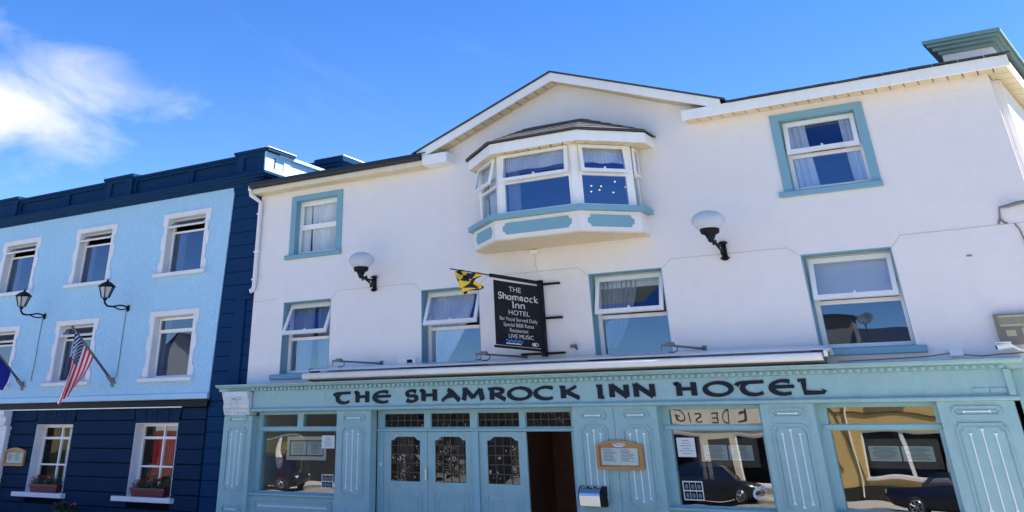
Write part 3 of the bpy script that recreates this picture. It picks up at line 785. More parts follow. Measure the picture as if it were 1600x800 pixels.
# entrance: frame, leaded transom lights, four leaves
m = MB()
tl = [(-14.03, -12.93), (-12.77, -11.75), (-11.57, -10.55), (-10.41, -9.36)]
m.plate(rect(-14.198, -9.192, 0.0, 2.513), [rect(a, b_, 2.165, 2.46) for a, b_ in tl] + [[(-14.03, .02), (-11.69, .02), (-11.69, 2.095), (-14.03, 2.095)], rect(-11.55, -9.36, .02, 2.095)], -.02, .09)
ent = m.build("door_frame", "teal_frame", hotel)
m = MB(); m.cbox(-14.19, -9.20, -.055, -.022, 2.098, 2.155, .012); m.build("transom", "teal_frame", ent)
def leaded(parent, x0, x1, z0, z1, nx, nz, y, T=None, jit=0.6):
    dx, dz = (x1-x0)/nx, (z1-z0)/nz
    for i in range(nx):
        for j in range(nz):
            c = Vector((x0+dx*(i+.5), y, z0+dz*(j+.5)))
            rot = Matrix.Rotation(R(random.uniform(-jit, jit)), 4, 'X') @ Matrix.Rotation(R(random.uniform(-jit, jit)), 4, 'Z')
            M = Mx(*c) @ rot
            p = MB((T or Matrix.Identity(4)) @ M); p.box(-dx/2, dx/2, -.003, .003, -dz/2, dz/2); p.build("pane", "pane_lead", parent)
    m = MB(T)
    for i in range(nx+1): m.box(x0+dx*i-.009, x0+dx*i+.009, y-.014, y+.014, z0, z1)
    for j in range(nz+1): m.box(x0, x1, y-.013, y+.013, z0+dz*j-.009, z0+dz*j+.009)
    m.build("lead_bars", "lead_bar", parent)
for a, b_ in tl:
    m = MB(); m.ring(a, b_, 2.165, 2.46, .018, .01, .05); t_ = m.build("transom_light", "teal_frame", hotel)
    leaded(t_, a+.018, b_-.018, 2.183, 2.442, 6, 2, .03)
def door(x0, x1, y, T=None):
    z0, z1 = .03, 2.09
    a, b_ = x0+.19, x1-.19
    gl = [(a, 1.16), (b_, 1.16), (b_, 1.93), (b_-.07, 1.935), (b_-.10, 1.965), (b_-.17, 2.0), (a+.17, 2.0), (a+.10, 1.965), (a+.07, 1.935), (a, 1.93)]
    m = MB(T); m.plate(rect(x0, x1, z0, z1), [gl], y, y+.05); d = m.build("door", "teal", hotel)
    leaded(d, a, b_, 1.16, 2.0, 4, 5, y+.028, T)
    m = MB(T); m.ring(x0+.14, x1-.14, .22, .99, .035, y-.016, y+.001); m.build("panel_moulding", "teal", d)
    m = MB(T); m.ring(x0+.25, x1-.25, .33, .88, .02, y-.012, y+.001); m.build("panel", "teal", d)
    return d
d1 = door(-14.025, -12.866, .0); d2 = door(-12.854, -11.695, .0); d3 = door(-11.545, -10.42, .0)
m = MB(); m.box(-12.90, -12.855, -.06, -.045, 1.20, 1.40); m.box(-12.90, -12.855, -.045, -.001, 1.21, 1.235); m.box(-12.90, -12.855, -.045, -.001, 1.365, 1.39); m.build("handle", "steel", d1)
door(0.0, 1.05, 0.0, Mx(-9.385, .10, 0) @ Matrix.Rotation(R(96), 4, 'Z'))
m = MB(); m.box(-11.69, -11.55, -.05, -.021, .0, 2.096); m.build("door_post", "teal_frame", ent)
m = MB(); m.box(-14.25, -9.15, -.35, .0, -.02, .06); m.build("doorstep", "kerb", hotel)
m = MB(); m.box(-14.11, -14.06, -.045, -.0205, 1.44, 1.50); m.build("bell_push", "white_paint", ent)

# ================================================================== THE BLUE GUESTHOUSE ON THE LEFT
guest = thing("guesthouse", (-25.0, 0.0, 0.0), "light blue and navy guesthouse with panelled parapet beside the white hotel", "building")
GXL, GXR = -34.0, -18.38
UW = [(-22.02, -20.46, 6.06, 7.60), (-26.02, -24.50, 6.06, 7.58), (-29.82, -28.22, 6.04, 7.55)]
LW = [(-22.06, -20.50, 3.37, 4.92), (-26.22, -24.66, 3.36, 4.90), (-30.02, -28.42, 3.34, 4.88)]
GW = [(-26.49, -24.88, .645, 2.285), (-22.27, -20.65, .655, 2.30)]
m = MB(); m.plate([(GXL, 2.99), (-19.66, 2.99), (-19.44, 8.02), (-19.50, 8.20), (GXL, 8.20)], [rect(*w_) for w_ in UW + LW], -.02, .34); m.build("wall", "light_blue", guest)
m = MB(); m.cbox(GXL, -19.665, -.06, .34, 2.84, 2.988, .02); m.build("string_course", "light_blue_smooth", guest)
m = MB(); m.box(GXL, -19.60, -.10, .33, 2.66, 2.80); m.box(GXL, -19.56, -.02, .33, 2.80, 2.838); sh = m.build("shutter_box", "black_iron", guest)  # black box; shade under the string course is put into its colour
m = MB(); m.box(-30.0, -20.50, -.115, -.08, 2.648, 2.672); m.build("shutter_edge", "upvc", sh)
m = MB(); m.box(-19.665, GXR, .035, .34, 0.0, 8.20); m.build("wall", "navy_joint", guest)
m = MB(); m.plate([(GXL, 0.0), (-19.66, 0.0), (-19.66, 2.655), (GXL, 2.655)], [rect(*w_) for w_ in GW] + [rect(-31.2, -28.72, 0.02, 2.5)], .02, .34); m.build("wall", "navy_joint", guest)
# channelled stonework: each block its own piece
def block(x0, x1, z0, z1, y=-.014, yb=.034, rough=True):
    c = .010
    m = MB(); m.add([(x0, yb, z0), (x1, yb, z0), (x1, yb, z1), (x0, yb, z1), (x0+c, y, z0+c), (x1-c, y, z0+c), (x1-c, y, z1-c), (x0+c, y, z1-c)],
                    [(4, 5, 6, 7), (0, 1, 5, 4), (1, 2, 6, 5), (2, 3, 7, 6), (3, 0, 4, 7)])
    m.build("stone_block", "navy", guest)
zb = [.0, .06, .39, .72, 1.05, 1.38, 1.71, 2.04, 2.37, 2.65]
for ci in range(len(zb)-1):
    z0, z1 = zb[ci]+.005, zb[ci+1]-.005
    spans = [(-28.60, -19.672)]
    cuts = [(a, b_) for a, b_, c, d in GW if z1 > c+.02 and z0 < d-.02]
    if ci == len(zb)-2: cuts = [(a-.10, b_+.10) for a, b_, c, d in GW]
    edges = [-28.60] + [e for c_ in sorted(cuts) for e in c_] + [-19.672]
    for q in range(0, len(edges), 2):
        a, b_ = edges[q], edges[q+1]
        L_ = b_-a; n = max(1, round(L_/1.75)); off = .22 if ci % 2 else -.22
        xs = [a] + [a + L_*k/n + (off if n > 1 else 0) for k in range(1, n)] + [b_]
        for x0, x1 in zip(xs[:-1], xs[1:]): block(x0+(.0 if x0 == a else .003), x1-(.0 if x1 == b_ else .003), z0, z1)
for a, b_, c, d in GW:          # voussoirs over the ground-floor windows
    n = 4
    for k in range(n):
        x0, x1 = a + (b_-a)*k/n, a + (b_-a)*(k+1)/n
        X0, X1 = a-.10 + (b_-a+.20)*k/n, a-.10 + (b_-a+.20)*(k+1)/n
        m = MB(); m.plate([(x0+.012, d+.012), (x1-.012, d+.012), (X1-.012, 2.642), (X0+.012, 2.642)], [], -.03, .03); m.build("voussoir", "navy", guest)
zz = .02
while zz < 8.1:
    z1 = min(zz+.345, 8.19)
    m = MB(); m.cbox(-19.64, GXR-.004, .012, .034, zz+.006, z1-.006, .008); m.build("quoin_course", "navy_smooth", guest)
    zz = z1
m = MB(); m.box(-18.98, -18.62, -.05, .01, 2.9, 5.16); m.box(-18.98, -18.385, -.06, .01, 5.16, 5.24); m.build("pipe_casing", "navy_smooth", guest)
# moulded cornice, parapet
m = MB(); pr = [(.0, 8.19), (-.06, 8.19), (-.08, 8.24), (-.14, 8.25), (-.16, 8.30), (-.22, 8.31), (-.26, 8.37), (-.33, 8.38), (-.33, 8.43), (.0, 8.46)]
m.extrude_x(pr, GXL, -18.36); m.build("cornice", "navy_smooth", guest)
m = MB()
for k, (o, z0, z1) in enumerate(((.08, 8.19, 8.245), (.16, 8.247, 8.305), (.26, 8.307, 8.372), (.33, 8.374, 8.44))):
    m.box(-18.358, -18.36+o, -o, 9.0, z0, z1)
m.build("cornice", "navy_smooth", guest)
PY = -.04
piers = [(-32.2, -29.62), (-25.02, -23.80), (-19.30, -18.24)]
m = MB(); m.box(GXL, -18.30, PY+.05, .30, 8.462, 8.985); par = m.build("parapet", "navy_smooth", guest)
m = MB(); m.extrude_x([(PY-.05, 8.985), (PY-.10, 9.0), (PY-.10, 9.055), (.36, 9.08), (.36, 8.985)], GXL, -18.32); m.build("coping", "navy_smooth", par)
def raised_panel(x0, x1):
    m = MB(); m.plate(rect(x0, x1, 8.464, 8.983), [rect(x0+.10, x1-.10, 8.55, 8.91)], PY-.03, PY+.048); m.build("parapet_panel", "navy_smooth", par)
for a, b_ in ((-29.60, -27.06), (-27.04, -25.04), (-23.78, -21.30), (-21.28, -19.32)): raised_panel(a, b_)
for a, b_ in piers:
    m = MB(); m.plate(rect(a, b_, 8.464, 9.04), [rect(a+.26, b_-.26, 8.56, 8.95)], PY-.12, PY-.06); m.box(a, b_, PY-.06, .32, 8.463, 9.04); pi = m.build("pier", "navy_smooth", par)
    m = MB(); m.extrude_x([(PY-.14, 9.042), (PY-.20, 9.07), (PY-.20, 9.13), (.40, 9.16), (.40, 9.042)], a-.08, b_+.08); m.build("pier_cap", "navy_smooth", pi)
# lit return of the parapet along the side
m = MB(); m.box(-18.298, -18.235, .322, 9.0, 8.465, 8.985); par2 = m.build("side_parapet", "light_blue_smooth", guest)
m = MB(); m.M = Matrix(((0, -1, 0, -18.27), (1, 0, 0, 0), (0, 0, 1, 0), (0, 0, 0, 1)))
m.plate(rect(PY-.115, .95, 8.464, 9.038), [rect(.22, .66, 8.60, 8.93)], -.07, -.032); m.build("pier_face", "light_blue_smooth", par2)
m = MB(); m.box(-18.40, -18.13, .42, 9.0, 8.99, 9.07); m.build("coping", "light_blue_smooth", par2)
m = MB(); m.box(-18.42, -18.08, -.20, 1.02, 9.042, 9.125); m.build("pier_cap", "navy_smooth", par2)
m = MB(); m.box(-18.44, -18.06, -.22, 1.04, 9.127, 9.15); m.build("cap_flashing", "white_paint", par2)
m = MB(); m.box(GXL, -18.385, .345, 9.0, 8.0, 8.2); m.build("flat_roof", "slate", guest)
m = MB(); m.box(GXR-.3, GXR, .342, 9.0, 0, 7.99); m.build("side_wall", "navy_smooth", guest)
m = MB(); m.box(GXL-.3, GXL-.002, -.02, 9.0, 0, 8.2); m.build("side_wall", "light_blue_smooth", guest)
m = MB(); m.box(GXL, GXR-.31, 8.7, 9.0, 0, 7.99); m.build("rear_wall", "light_blue_smooth", guest)
m = MB(); m.box(GXL, GXR-.31, .342, 8.69, 2.95, 3.1); m.box(GXL, GXR-.31, .342, 8.69, 5.5, 5.65); m.box(GXL, GXR-.31, 3.8, 3.9, 3.12, 5.48); m.box(GXL, GXR-.31, 3.8, 3.9, 5.66, 7.98); m.box(GXL, GXR-.31, 3.4, 3.5, .02, 2.94)
m.box(GXL, GXR-.31, .342, 8.69, -.01, .05); m.build("floor_slab", "room_wall", guest)
# chimney above the side wall
m = MB(); m.box(-19.45, -18.60, 3.9, 5.3, 8.2, 9.55); ch = m.build("chimney", "navy_smooth", guest)
for o, z0, z1 in ((.06, 9.30, 9.42), (.14, 9.422, 9.52), (.22, 9.522, 9.62), (.30, 9.622, 9.72), (.16, 9.722, 9.84)):
    m = MB(); m.box(-19.45-o, -18.60+o, 3.9-o, 5.3+o, z0, z1); m.build("cornice", "navy_smooth", ch)
m = MB(); m.box(-19.55, -18.44, 3.80, 5.4, 9.842, 9.88); m.build("capping", "white_paint", ch)
# windows
def eared(a, b_, c, d):
    def jamb(s, x):
        e = [(c, .20), (c+.26, .20), (c+.30, .13), (c+.66, .13), (c+.70, .20), (c+1.02, .20), (c+1.06, .13), (d-.22, .13), (d-.18, .20), (d+.13, .20)]
        return [(x+s*w_, z) for z, w_ in e]
    return [(b_, c)] and jamb(1, b_) + list(reversed(jamb(-1, a)))
def guest_window(a, b_, c, d, tilt, k):
    w_, h = b_-a, d-c; rec = .20
    zs = h*.74; fw = .055
    M = Mx(a+.012, rec, c+.012); w_ -= .024; h -= .024
    m = MB(M); m.plate(rect(0, w_, 0, h), [rect(fw, w_-fw, fw, zs-.025), rect(fw, w_-fw, zs+.025, h-fw)], 0, .06); win = m.build("window", "upvc", guest)
    p = MB(M); p.box(fw-.005, w_-fw+.005, .025, .037, fw-.004, zs-.02); p.build("pane", "pane_left", win)
    z0, z1 = zs+.005, h-fw+.02
    T = M @ Mx(0, -.01, z1) @ Matrix.Rotation(R(-tilt), 4, 'X') @ Mx(0, 0, -z1)
    m = MB(T); m.ring(fw-.03, w_-fw+.03, z0, z1, .05, -.04, .0); m.build("sash", "upvc", win)
    p = MB(T); p.box(fw+.018, w_-fw-.018, -.024, -.014, z0+.048, z1-.048); p.build("pane", "pane_left", win)
    m = MB(); m.plate(rect(a-.001, b_+.001, c, d+.001), [rect(a+.011, b_-.011, c+.010, d-.011)], -.024, rec-.001); m.build("reveal", "white_paint", win)
    m = MB(); m.plate(eared(a, b_, c, d), [rect(a+.002, b_-.002, c+.002, d-.002)], -.048, -.0205); m.build("surround", "white_paint", win)
    m = MB(); m.cbox(a-.28, b_+.24, -.15, rec-.002, c-.10, c-.003, .012); m.build("sill", "white_paint", win)
for (w_, tl_) in zip(UW, (44, 46, 46)): guest_window(*w_, tl_, 0)
for (w_, tl_) in zip(LW, (0, 34, 32)): guest_window(*w_, tl_, 1)
for a, b_, c, d in GW:
    rec = .33; fw = .06; w_, h = b_-a-.02, d-c-.02
    M = Mx(a+.01, rec-.06, c+.01)
    xm = w_*.52; zt = h*.80; zl = h*.40
    m = MB(M); holes = []
    for x0, x1 in ((fw, xm-.025), (xm+.025, w_-fw)):
        for z0, z1 in ((fw, zl-.02), (zl+.02, zt-.03), (zt+.03, h-fw)): holes.append(rect(x0, x1, z0, z1))
    m.plate(rect(0, w_, 0, h), holes, 0, .06); win = m.build("window", "upvc", guest)
    for hh in holes:
        p = MB(M); p.box(hh[0][0]-.004, hh[1][0]+.004, .025, .035, hh[0][1]-.004, hh[2][1]+.004); p.build("pane", "pane_clear", win)
    m = MB(); m.plate(rect(a-.001, b_+.001, c, d+.001), [rect(a+.009, b_-.009, c+.008, d-.009)], -.022, rec-.061); m.build("reveal", "white_paint", win)
    m = MB(); m.cbox(a-.42, b_+.16, -.17, rec-.062, c-.115, c-.003, .012); m.build("sill", "white_paint", win)
# doorway surround at the far left
m = MB(); m.box(-28.72, -27.72, -.16, .018, .0, 2.16); dp = m.build("door_pilaster", "white_paint", guest)
m = MB(); m.box(-28.76, -27.68, -.20, .018, 2.162, 2.24); m.build("capital", "white_paint", dp)
m = MB(); m.extrude_x([(.018, 2.242), (-.18, 2.242), (-.24, 2.30), (-.20, 2.38), (-.22, 2.46), (-.32, 2.54), (-.34, 2.645), (.018, 2.645)], -28.66, -27.78); m.build("console", "white_paint", dp)
m = MB(); m.box(-31.2, -28.73, .20, .26, .02, 2.5); m.build("door", "dark_paint", guest)

# ---- lanterns
def lantern(x, zt, label):
    t = thing("wall_lantern", (x, 0.0, zt-.45), label, "lantern", "black lanterns on the blue guesthouse")
    y = -.93; zb_ = zt-.54
    m = MB(); sx = 1.3
    m.lathe([(.02, .0), (.05, .01), (.05, .05), (.10, .07)], (x, y, zb_), 6, sx); m.build("base", "black_iron", t)
    m = MB(); m.lathe([(.095, .085), (.195, .365)], (x, y, zb_), 6, sx*.94, .94); m.build("glass", "lantern_glass", t)
    m = MB()
    for k in range(6):
        a = 2*math.pi*k/6
        m.tube([(x+.10*sx*math.cos(a), y+.10*math.sin(a), zb_+.08), (x+.20*sx*math.cos(a), y+.20*math.sin(a), zb_+.37)], .017, 5)
    m.tube([(x+.20*sx*math.cos(2*math.pi*k/6), y+.20*math.sin(2*math.pi*k/6), zb_+.365) for k in range(6)], .020, 5, closed=True)
    m.build("glazing_frame", "black_iron", t)
    m = MB(); m.lathe([(.235, .37), (.23, .39), (.13, .47), (.06, .50), (.04, .515), (.025, .535), (.035, .55), (.008, .58)], (x, y, zb_), 6, sx); m.build("hood", "black_iron", t)
    m = MB()
    m.tube([(x, y, zb_+.02), (x, y+.01, zb_-.05), (x, y+.10, zb_-.12), (x, y+.26, zb_-.13), (x, y+.42, zb_-.10), (x, y+.58, zb_-.06), (x, y+.74, zb_-.06), (x, y+.90, zb_-.10)], [.03, .03, .028, .024, .024, .022, .022, .022], 8)
    m.tube([(x, y+.36, zb_-.12), (x, y+.50, zb_-.16), (x, y+.66, zb_-.17), (x, y+.80, zb_-.14), (x, y+.90, zb_-.11)], .018, 7)
    m.build("arm", "black_iron", t, smooth=True)
    m = MB(); m.box(x-.055, x+.055, -.05, -.021, zb_-.19, zb_-.03); m.build("wall_plate", "black_iron", t)
lantern(-27.10, 5.86, "black wall lantern nearest the left edge on the blue guesthouse")
lantern(-23.26, 5.86, "black wall lantern right of the upper middle window of the blue guesthouse")
for x, lab in ((-27.16, "thin grey cable below the left lantern on the blue wall"), (-23.32, "thin grey cable below the right lantern on the blue wall")):
    m = MB(); m.tube([(x, -.035, 5.20), (x-.01, -.035, 4.6), (x+.012, -.035, 3.9), (x-.015, -.035, 3.42)], .011, 5); tag(m.build("cable", "bolt_grey"), lab, "cable")

# ---- flags
def flagpole(x, label):
    t = thing("flagpole", (x, 0.0, 3.31), label, "flagpole", "angled flagpoles on the blue guesthouse")
    m = MB(); m.tube([(x, -.04, 3.31), (x-.07, -1.66, 4.56)], [.036, .028], 10); m.build("pole", "steel_grey", t, smooth=True)
    m = MB(); m.sphere((x-.074, -1.69, 4.58), .045, 6); m.build("finial", "steel_grey", t, smooth=True)
    m = MB(); m.box(x-.05, x+.05, -.05, -.021, 3.18, 3.42); m.tube([(x, -.03, 3.29), (x-.012, -.26, 3.47)], .055, 8); m.tube([(x-.10, -.03, 3.25), (x+.13, -.05, 3.29)], .02, 6); m.build("socket", "bolt_grey", t)
    return t
flagpole(-23.44, "grey angled flagpole carrying the striped red and white flag")
flagpole(-27.52, "grey angled flagpole at the left edge carrying a blue flag")
def hang(x, u, v, hoist, drop, fold, shift=0.0, roll=1.0):
    """point on a flag: u down the pole from its tip, v from hoist to fly; the cloth falls limp"""
    tip = Vector((x-.07, -1.64, 4.545)); base = Vector((x, -.04, 3.31)); d = (base-tip).normalized()
    p = tip + d*(.03 + hoist*u)
    s = v**1.15
    gather = .58*s*roll
    y = p.y*(1-gather) + (tip.y+.22)*gather
    z = p.z - drop*v*(1 - .46*u) + .10*u*v
    ph = 6.6*u + 1.6*v
    xx = p.x + fold*(.25+v)*math.sin(ph) + .10*v*math.sin(3.1*v+1.0) - .22*v + shift*v
    y += fold*.8*(.2+v)*math.cos(ph*1.13+.4)
    return Vector((xx, y, z))
def striped_flag():
    x = -23.44; nu, nv = 39, 40; m = MB()
    vs = [hang(x, i/nu, j/nv, 1.0, 1.84, .17) for i in range(nu+1) for j in range(nv+1)]
    o = lambda i, j: i*(nv+1)+j
    fs = []; mi = []
    for i in range(nu):
        for j in range(nv):
            fs.append((o(i, j), o(i+1, j), o(i+1, j+1), o(i, j+1)))
            st = int((i+.5)/nu*13)
            mi.append(2 if (st < 7 and j < nv*.40) else (0 if st % 2 == 0 else 1))
    m.add(vs, fs); m.m = mi
    f = m.build("striped_flag", ["flag_red", "flag_white", "flag_blue"], None, smooth=True, recalc=False)
    tag(f, "limp flag with red and white stripes and white stars on blue", "flag")
    sm = MB()
    for r in range(9):
        for c_ in range(6 if r % 2 == 0 else 5):
            u = (r+1)/10*7/13; v = ((c_*2+1+(r % 2))/12)*.40
            p = hang(x, u, v, 1.0, 1.84, .17); pu = hang(x, u+.01, v, 1.0, 1.84, .17)-p; pv = hang(x, u, v+.01, 1.0, 1.84, .17)-p
            nrm = pu.cross(pv).normalized(); pu.normalize(); pv = nrm.cross(pu)
            for sgn in (-1, 1):
                ring_ = [p + nrm*.006*sgn + (pu*math.cos(a) + pv*math.sin(a))*(.030 if q % 2 == 0 else .012) for q, a in enumerate([math.pi*2*q/10 for q in range(10)])]
                sm.poly(ring_)
    st = sm.build("stars", "flag_white", f, recalc=False); st["kind"] = "stuff"
striped_flag()
m = MB(); nu, nv = 20, 30; x = -27.52
m.add([hang(x, i/nu, j/nv, 1.35, 1.2, .06, .25, .2) for i in range(nu+1) for j in range(nv+1)], [(i*(nv+1)+j, (i+1)*(nv+1)+j, (i+1)*(nv+1)+j+1, i*(nv+1)+j+1) for i in range(nu) for j in range(nv)])
tag(m.build("blue_flag", "flag_deep_blue", smooth=True, recalc=False), "plain deep blue flag cut off by the left edge", "flag")

# ---- planted window boxes
def leaves(m, c, rx, ry, rz, n, size):
    for _ in range(n):
        a = random.uniform(0, 2*math.pi); rr = random.random()**.5
        p = Vector((c[0]+rx*rr*math.cos(a), c[1]+ry*rr*math.sin(a), c[2]+rz*random.random()*(1-.6*rr*rr)))
        s = size*random.uniform(.6, 1.3)
        q = Matrix.Rotation(random.uniform(0, 6.28), 3, 'Z') @ Matrix.Rotation(random.uniform(-1.2, 1.2), 3, 'X')
        m.add([p + q @ Vector(w_) for w_ in ((-s*.5, 0, 0), (0, -s*.35, s*.12), (s*.6, 0, 0), (0, s*.35, s*.12))], [(0, 1, 2), (0, 2, 3)])
def flower_box(x0, x1, zb_, label, seed):
    random.seed(seed)
    t = thing("flower_trough", ((x0+x1)/2, -.02, zb_), label, "flower trough", "red flower troughs on the window sills")
    y0, y1 = -.16, .14; h = .19
    m = MB(); e = .07
    lo = [(x0+e, y0+.03), (x1-e, y0+.03), (x1-e, y1-.03), (x0+e, y1-.03)]
    mid = [(x0+.02, y0+.01), (x1-.02, y0+.01), (x1-.02, y1-.01), (x0+.02, y1-.01)]
    hi = [(x0, y0), (x1, y0), (x1, y1), (x0, y1)]
    V = [(a, b_, zb_) for a, b_ in lo] + [(a, b_, zb_+h*.7) for a, b_ in mid] + [(a, b_, zb_+h*.72) for a, b_ in hi] + [(a, b_, zb_+h) for a, b_ in hi]
    F = [(3, 2, 1, 0), (12, 13, 14, 15)] + [(k*4+i, k*4+(i+1) % 4, k*4+4+(i+1) % 4, k*4+4+i) for k in range(3) for i in range(4)]
    m.add(V, F); m.build("trough", "trough_red", t)
    m = MB()
    for k in range(9): leaves(m, (x0+.10+(x1-x0-.2)*k/8, -.02, zb_+h), .13, .13, random.uniform(.12, .24), 60, .055)
    m.build("foliage", "leaf_green", t, recalc=False)
    m = MB()
    for k in range(8): leaves(m, (random.uniform(x0+.05, x1-.1), -.06, zb_+h+random.uniform(.08, .2)), .07, .07, .06, 26, .045)
    m.build("blossom", "blossom_red", t, recalc=False)
flower_box(-26.18, -24.96, .648, "maroon flower trough with red blooms on the left ground floor sill of the blue guesthouse", 3)
flower_box(-22.02, -20.74, .658, "maroon flower trough of green leaves on the sill below the red drape", 5)
random.seed(11)
t = thing("potted_plant", (-23.85, -.62, 0), "potted plant with pink flowers in front of the navy ground floor", "plant")
m = MB(); m.lathe([(.20, 0), (.24, .1), (.27, .26), (.29, .28), (.29, .31), (.25, .31)], (-23.85, -.62, .0), 18, 1.2); m.build("pot", "terracotta_dark", t, smooth=True)
m = MB(); leaves(m, (-23.85, -.62, .27), .48, .30, .24, 520, .07); m.build("foliage", "leaf_dark", t, recalc=False)
m = MB()
for dx in (-.36, -.25, .18, .30): leaves(m, (-23.85+dx, -.66, .43), .08, .08, .06, 24, .05)
m.build("blossom", "blossom_pink", t, recalc=False)

# ================================================================== THINGS FIXED TO THE HOTEL
# ---- globe lamps on scrolled brackets
def globe_lamp(x, y, zc, label, s=1.0):
    t = thing("globe_lamp", (x, 0.0, zc-.55), label, "lamp", "white globe lamps on the hotel front")
    m = MB(); m.sphere((x, y, zc), .21*s, 14, 1.62, 1.25, .92); m.build("globe", "globe", t, smooth=True)
    m = MB(); zb_ = zc-.17*s
    m.lathe([(.16*s, .02), (.165*s, -.02), (.15*s, -.07), (.09*s, -.10), (.07*s, -.15), (.05*s, -.19), (.055*s, -.21), (.02*s, -.24)], (x, y, zb_), 18, 1.2); m.build("gallery", "black_iron", t, smooth=True)
    m = MB(); za = zb_-.16*s
    m.tube([(x, y, za), (x, y*.8, za-.03), (x, y*.55, za-.055), (x, y*.3, za-.06), (x, -.03, za-.03)], .021, 7)
    m.tube([(x, y*.75, za-.06), (x, y*.55, za-.10), (x, y*.36, za-.14), (x, y*.2, za-.18), (x, -.04, za-.22)], .019, 7)
    def scroll(cy, cz, r, dirn, turns=1.4):
        m.tube([(x, cy+dirn*r*(1-k/26)*math.cos(k*.5*turns), cz+r*(1-k/26)*math.sin(k*.5*turns)) for k in range(18)], .012, 6)
    scroll(y*.86, za-.075, .05, 1); scroll(y*.42, za-.09, .045, -1); scroll(y*.20, za-.11, .04, 1); scroll(y*.30, za-.20, .04, 1); scroll(y*.62, za-.02, .035, -1)
    m.build("bracket", "black_iron", t, smooth=True)
    m = MB(); m.box(x-.05, x+.05, -.035, -.001, za-.27, za+.04); m.lathe([(.075, -.02), (.09, 0), (.05, .03)], (x, -.05, za+.02), 10, 1.2, .6); m.lathe([(.03, -.04), (.085, 0), (.06, .03)], (x, -.05, za-.27), 10, 1.2, .6); m.build("wall_plate", "black_iron", t)
globe_lamp(-14.36, -.60, 5.69, "white globe lamp on a black scroll bracket left of the hanging sign", 1.0)
globe_lamp(-5.70, -.78, 5.66, "white globe lamp on a black scroll bracket right of the bay window", .98)

# ---- hanging sign
SX, SY = -9.80, -.13
sang = R(15)
sdir = Vector((-math.sin(sang), -math.cos(sang), 0))          # from the post towards the street
sn = Vector((math.cos(sang), -math.sin(sang), 0))             # the face towards the camera
sign = thing("hanging_sign", (SX, SY, 3.40), "black hanging hotel sign with white lettering on an iron frame", "sign")
MS = Matrix.Identity(4)                                        # local x: reading direction, y: depth, z: up; origin at the street end
W_S = 1.40
o_ = Vector((SX, SY, 0)) + sdir*(W_S+.06)
for i in range(3): MS[i][0] = -sdir[i]; MS[i][1] = -sn[i]; MS[i][2] = (0, 0, 1)[i]
MS[0][3], MS[1][3] = o_.x, o_.y
MS[2][2] = .885; MS[2][3] = 3.60*(1-.885)                      # banner a little lower than square
def bow(u): return .018*math.sin(u*5.0)
m = MB(MS); nb = 14
z0s, z1s = 3.60, 4.98
fr_ = [(W_S*k/nb, bow(k/nb)) for k in range(nb+1)]
m.extrude_z([(a, b_-.010) for a, b_ in fr_] + [(a, b_+.010) for a, b_ in reversed(fr_)], z0s, z1s); m.build("banner", "black_sign", sign)
m = MB(MS); m.box(W_S+.02, W_S+.12, -.05, .05, 3.44, 5.13); m.build("post", "black_iron", sign)
m = MB(MS); m.box(-.10, W_S+.02, -.028, .028, 5.03, 5.105); m.build("top_arm", "black_iron", sign)
m = MB(MS); m.box(-.04, W_S+.02, -.024, .024, 3.535, 3.585); m.build("bottom_arm", "black_iron", sign)
for z, a in ((4.86, .0), (4.18, .0), (3.50, .55)):
    m = MB(); m.box(SX-a-.05, SX+.44, -.055, -.018, z, z+.042); m.build("wall_bar", "black_iron", sign)
for z in (4.92, 4.24, 3.56):
    m = MB(); m.tube([(SX, -.02, z), (SX, SY, z)], .02, 6); m.build("stub", "black_iron", sign)
def put_text(s, size, u, z, name="lettering", mt="sign_print", wide=1.0, hs=1.0):
    vs, fs = text_tris(s, size)
    m = MB(MS); m.add([(u+x*wide, bow((u+x*wide)/W_S)-.0125, z+y*hs) for x, y, _ in vs], fs); o = m.build(name, mt, sign, recalc=False); o["kind"] = "stuff"; return o
put_text("THE", .15, W_S*.46, 4.77, wide=1.35, hs=1.1)
put_text("HOTEL", .135, W_S*.52, 4.265, wide=1.5, hs=1.1)
put_text("Bar Food Served Daily", .098, W_S*.50, 4.13, wide=1.28, hs=1.15)
put_text("Special B&B Rates", .098, W_S*.50, 4.01, wide=1.28, hs=1.15)
put_text("Restaurant", .098, W_S*.50, 3.895, wide=1.28, hs=1.15)
put_text("LIVE MUSIC", .115, W_S*.54, 3.765, wide=1.28, hs=1.1)
def put_uncial(s, u0, u1, z, h, T):
    wd = {'S': .8, 'h': .8, 'a': .85, 'm': 1.25, 'r': .7, 'o': .9, 'c': .8, 'k': .8, 'I': .45, 'n': .85, 'i': .4}
    tot = sum(wd[c] for c in s)+.12*(len(s)-1); u = u0; sc = (u1-u0)/tot
    for c in s:
        wch = wd[c]*sc; m = MB(MS)
        bz = bow((u+wch/2)/W_S)-.0125
        stroke_mesh(m, c, u, u+wch, z, z+h*(1.35 if c in 'SI' else 1.0), bz-.001, bz+.002, T, .5, 25); m.build("lettering", "sign_print", sign)
        u += wch+.12*sc
put_uncial("Shamrock", W_S*.08, W_S*.95, 4.59, .105, .036)
put_uncial("Inn", W_S*.38, W_S*.66, 4.42, .105, .036)
m = MB(MS)          # printed wave, name strip and oval marks along the foot of the banner
n_ = 24
for k in range(n_):
    u0 = W_S*.22 + W_S*.36*k/n_; u1 = W_S*.22 + W_S*.36*(k+1)/n_
    f = lambda u: 3.685 + .018*math.sin((u-W_S*.22)/(W_S*.36)*math.pi*8)
    m.poly([(u0, bow(u0/W_S)-.0125, f(u0)), (u1, bow(u1/W_S)-.0125, f(u1)), (u1, bow(u1/W_S)-.0125, f(u1)+.038), (u0, bow(u0/W_S)-.0125, f(u0)+.038)])
m.build("wave_mark", "sign_blue", sign, recalc=False)
m = MB(MS)
x_ = W_S*.22
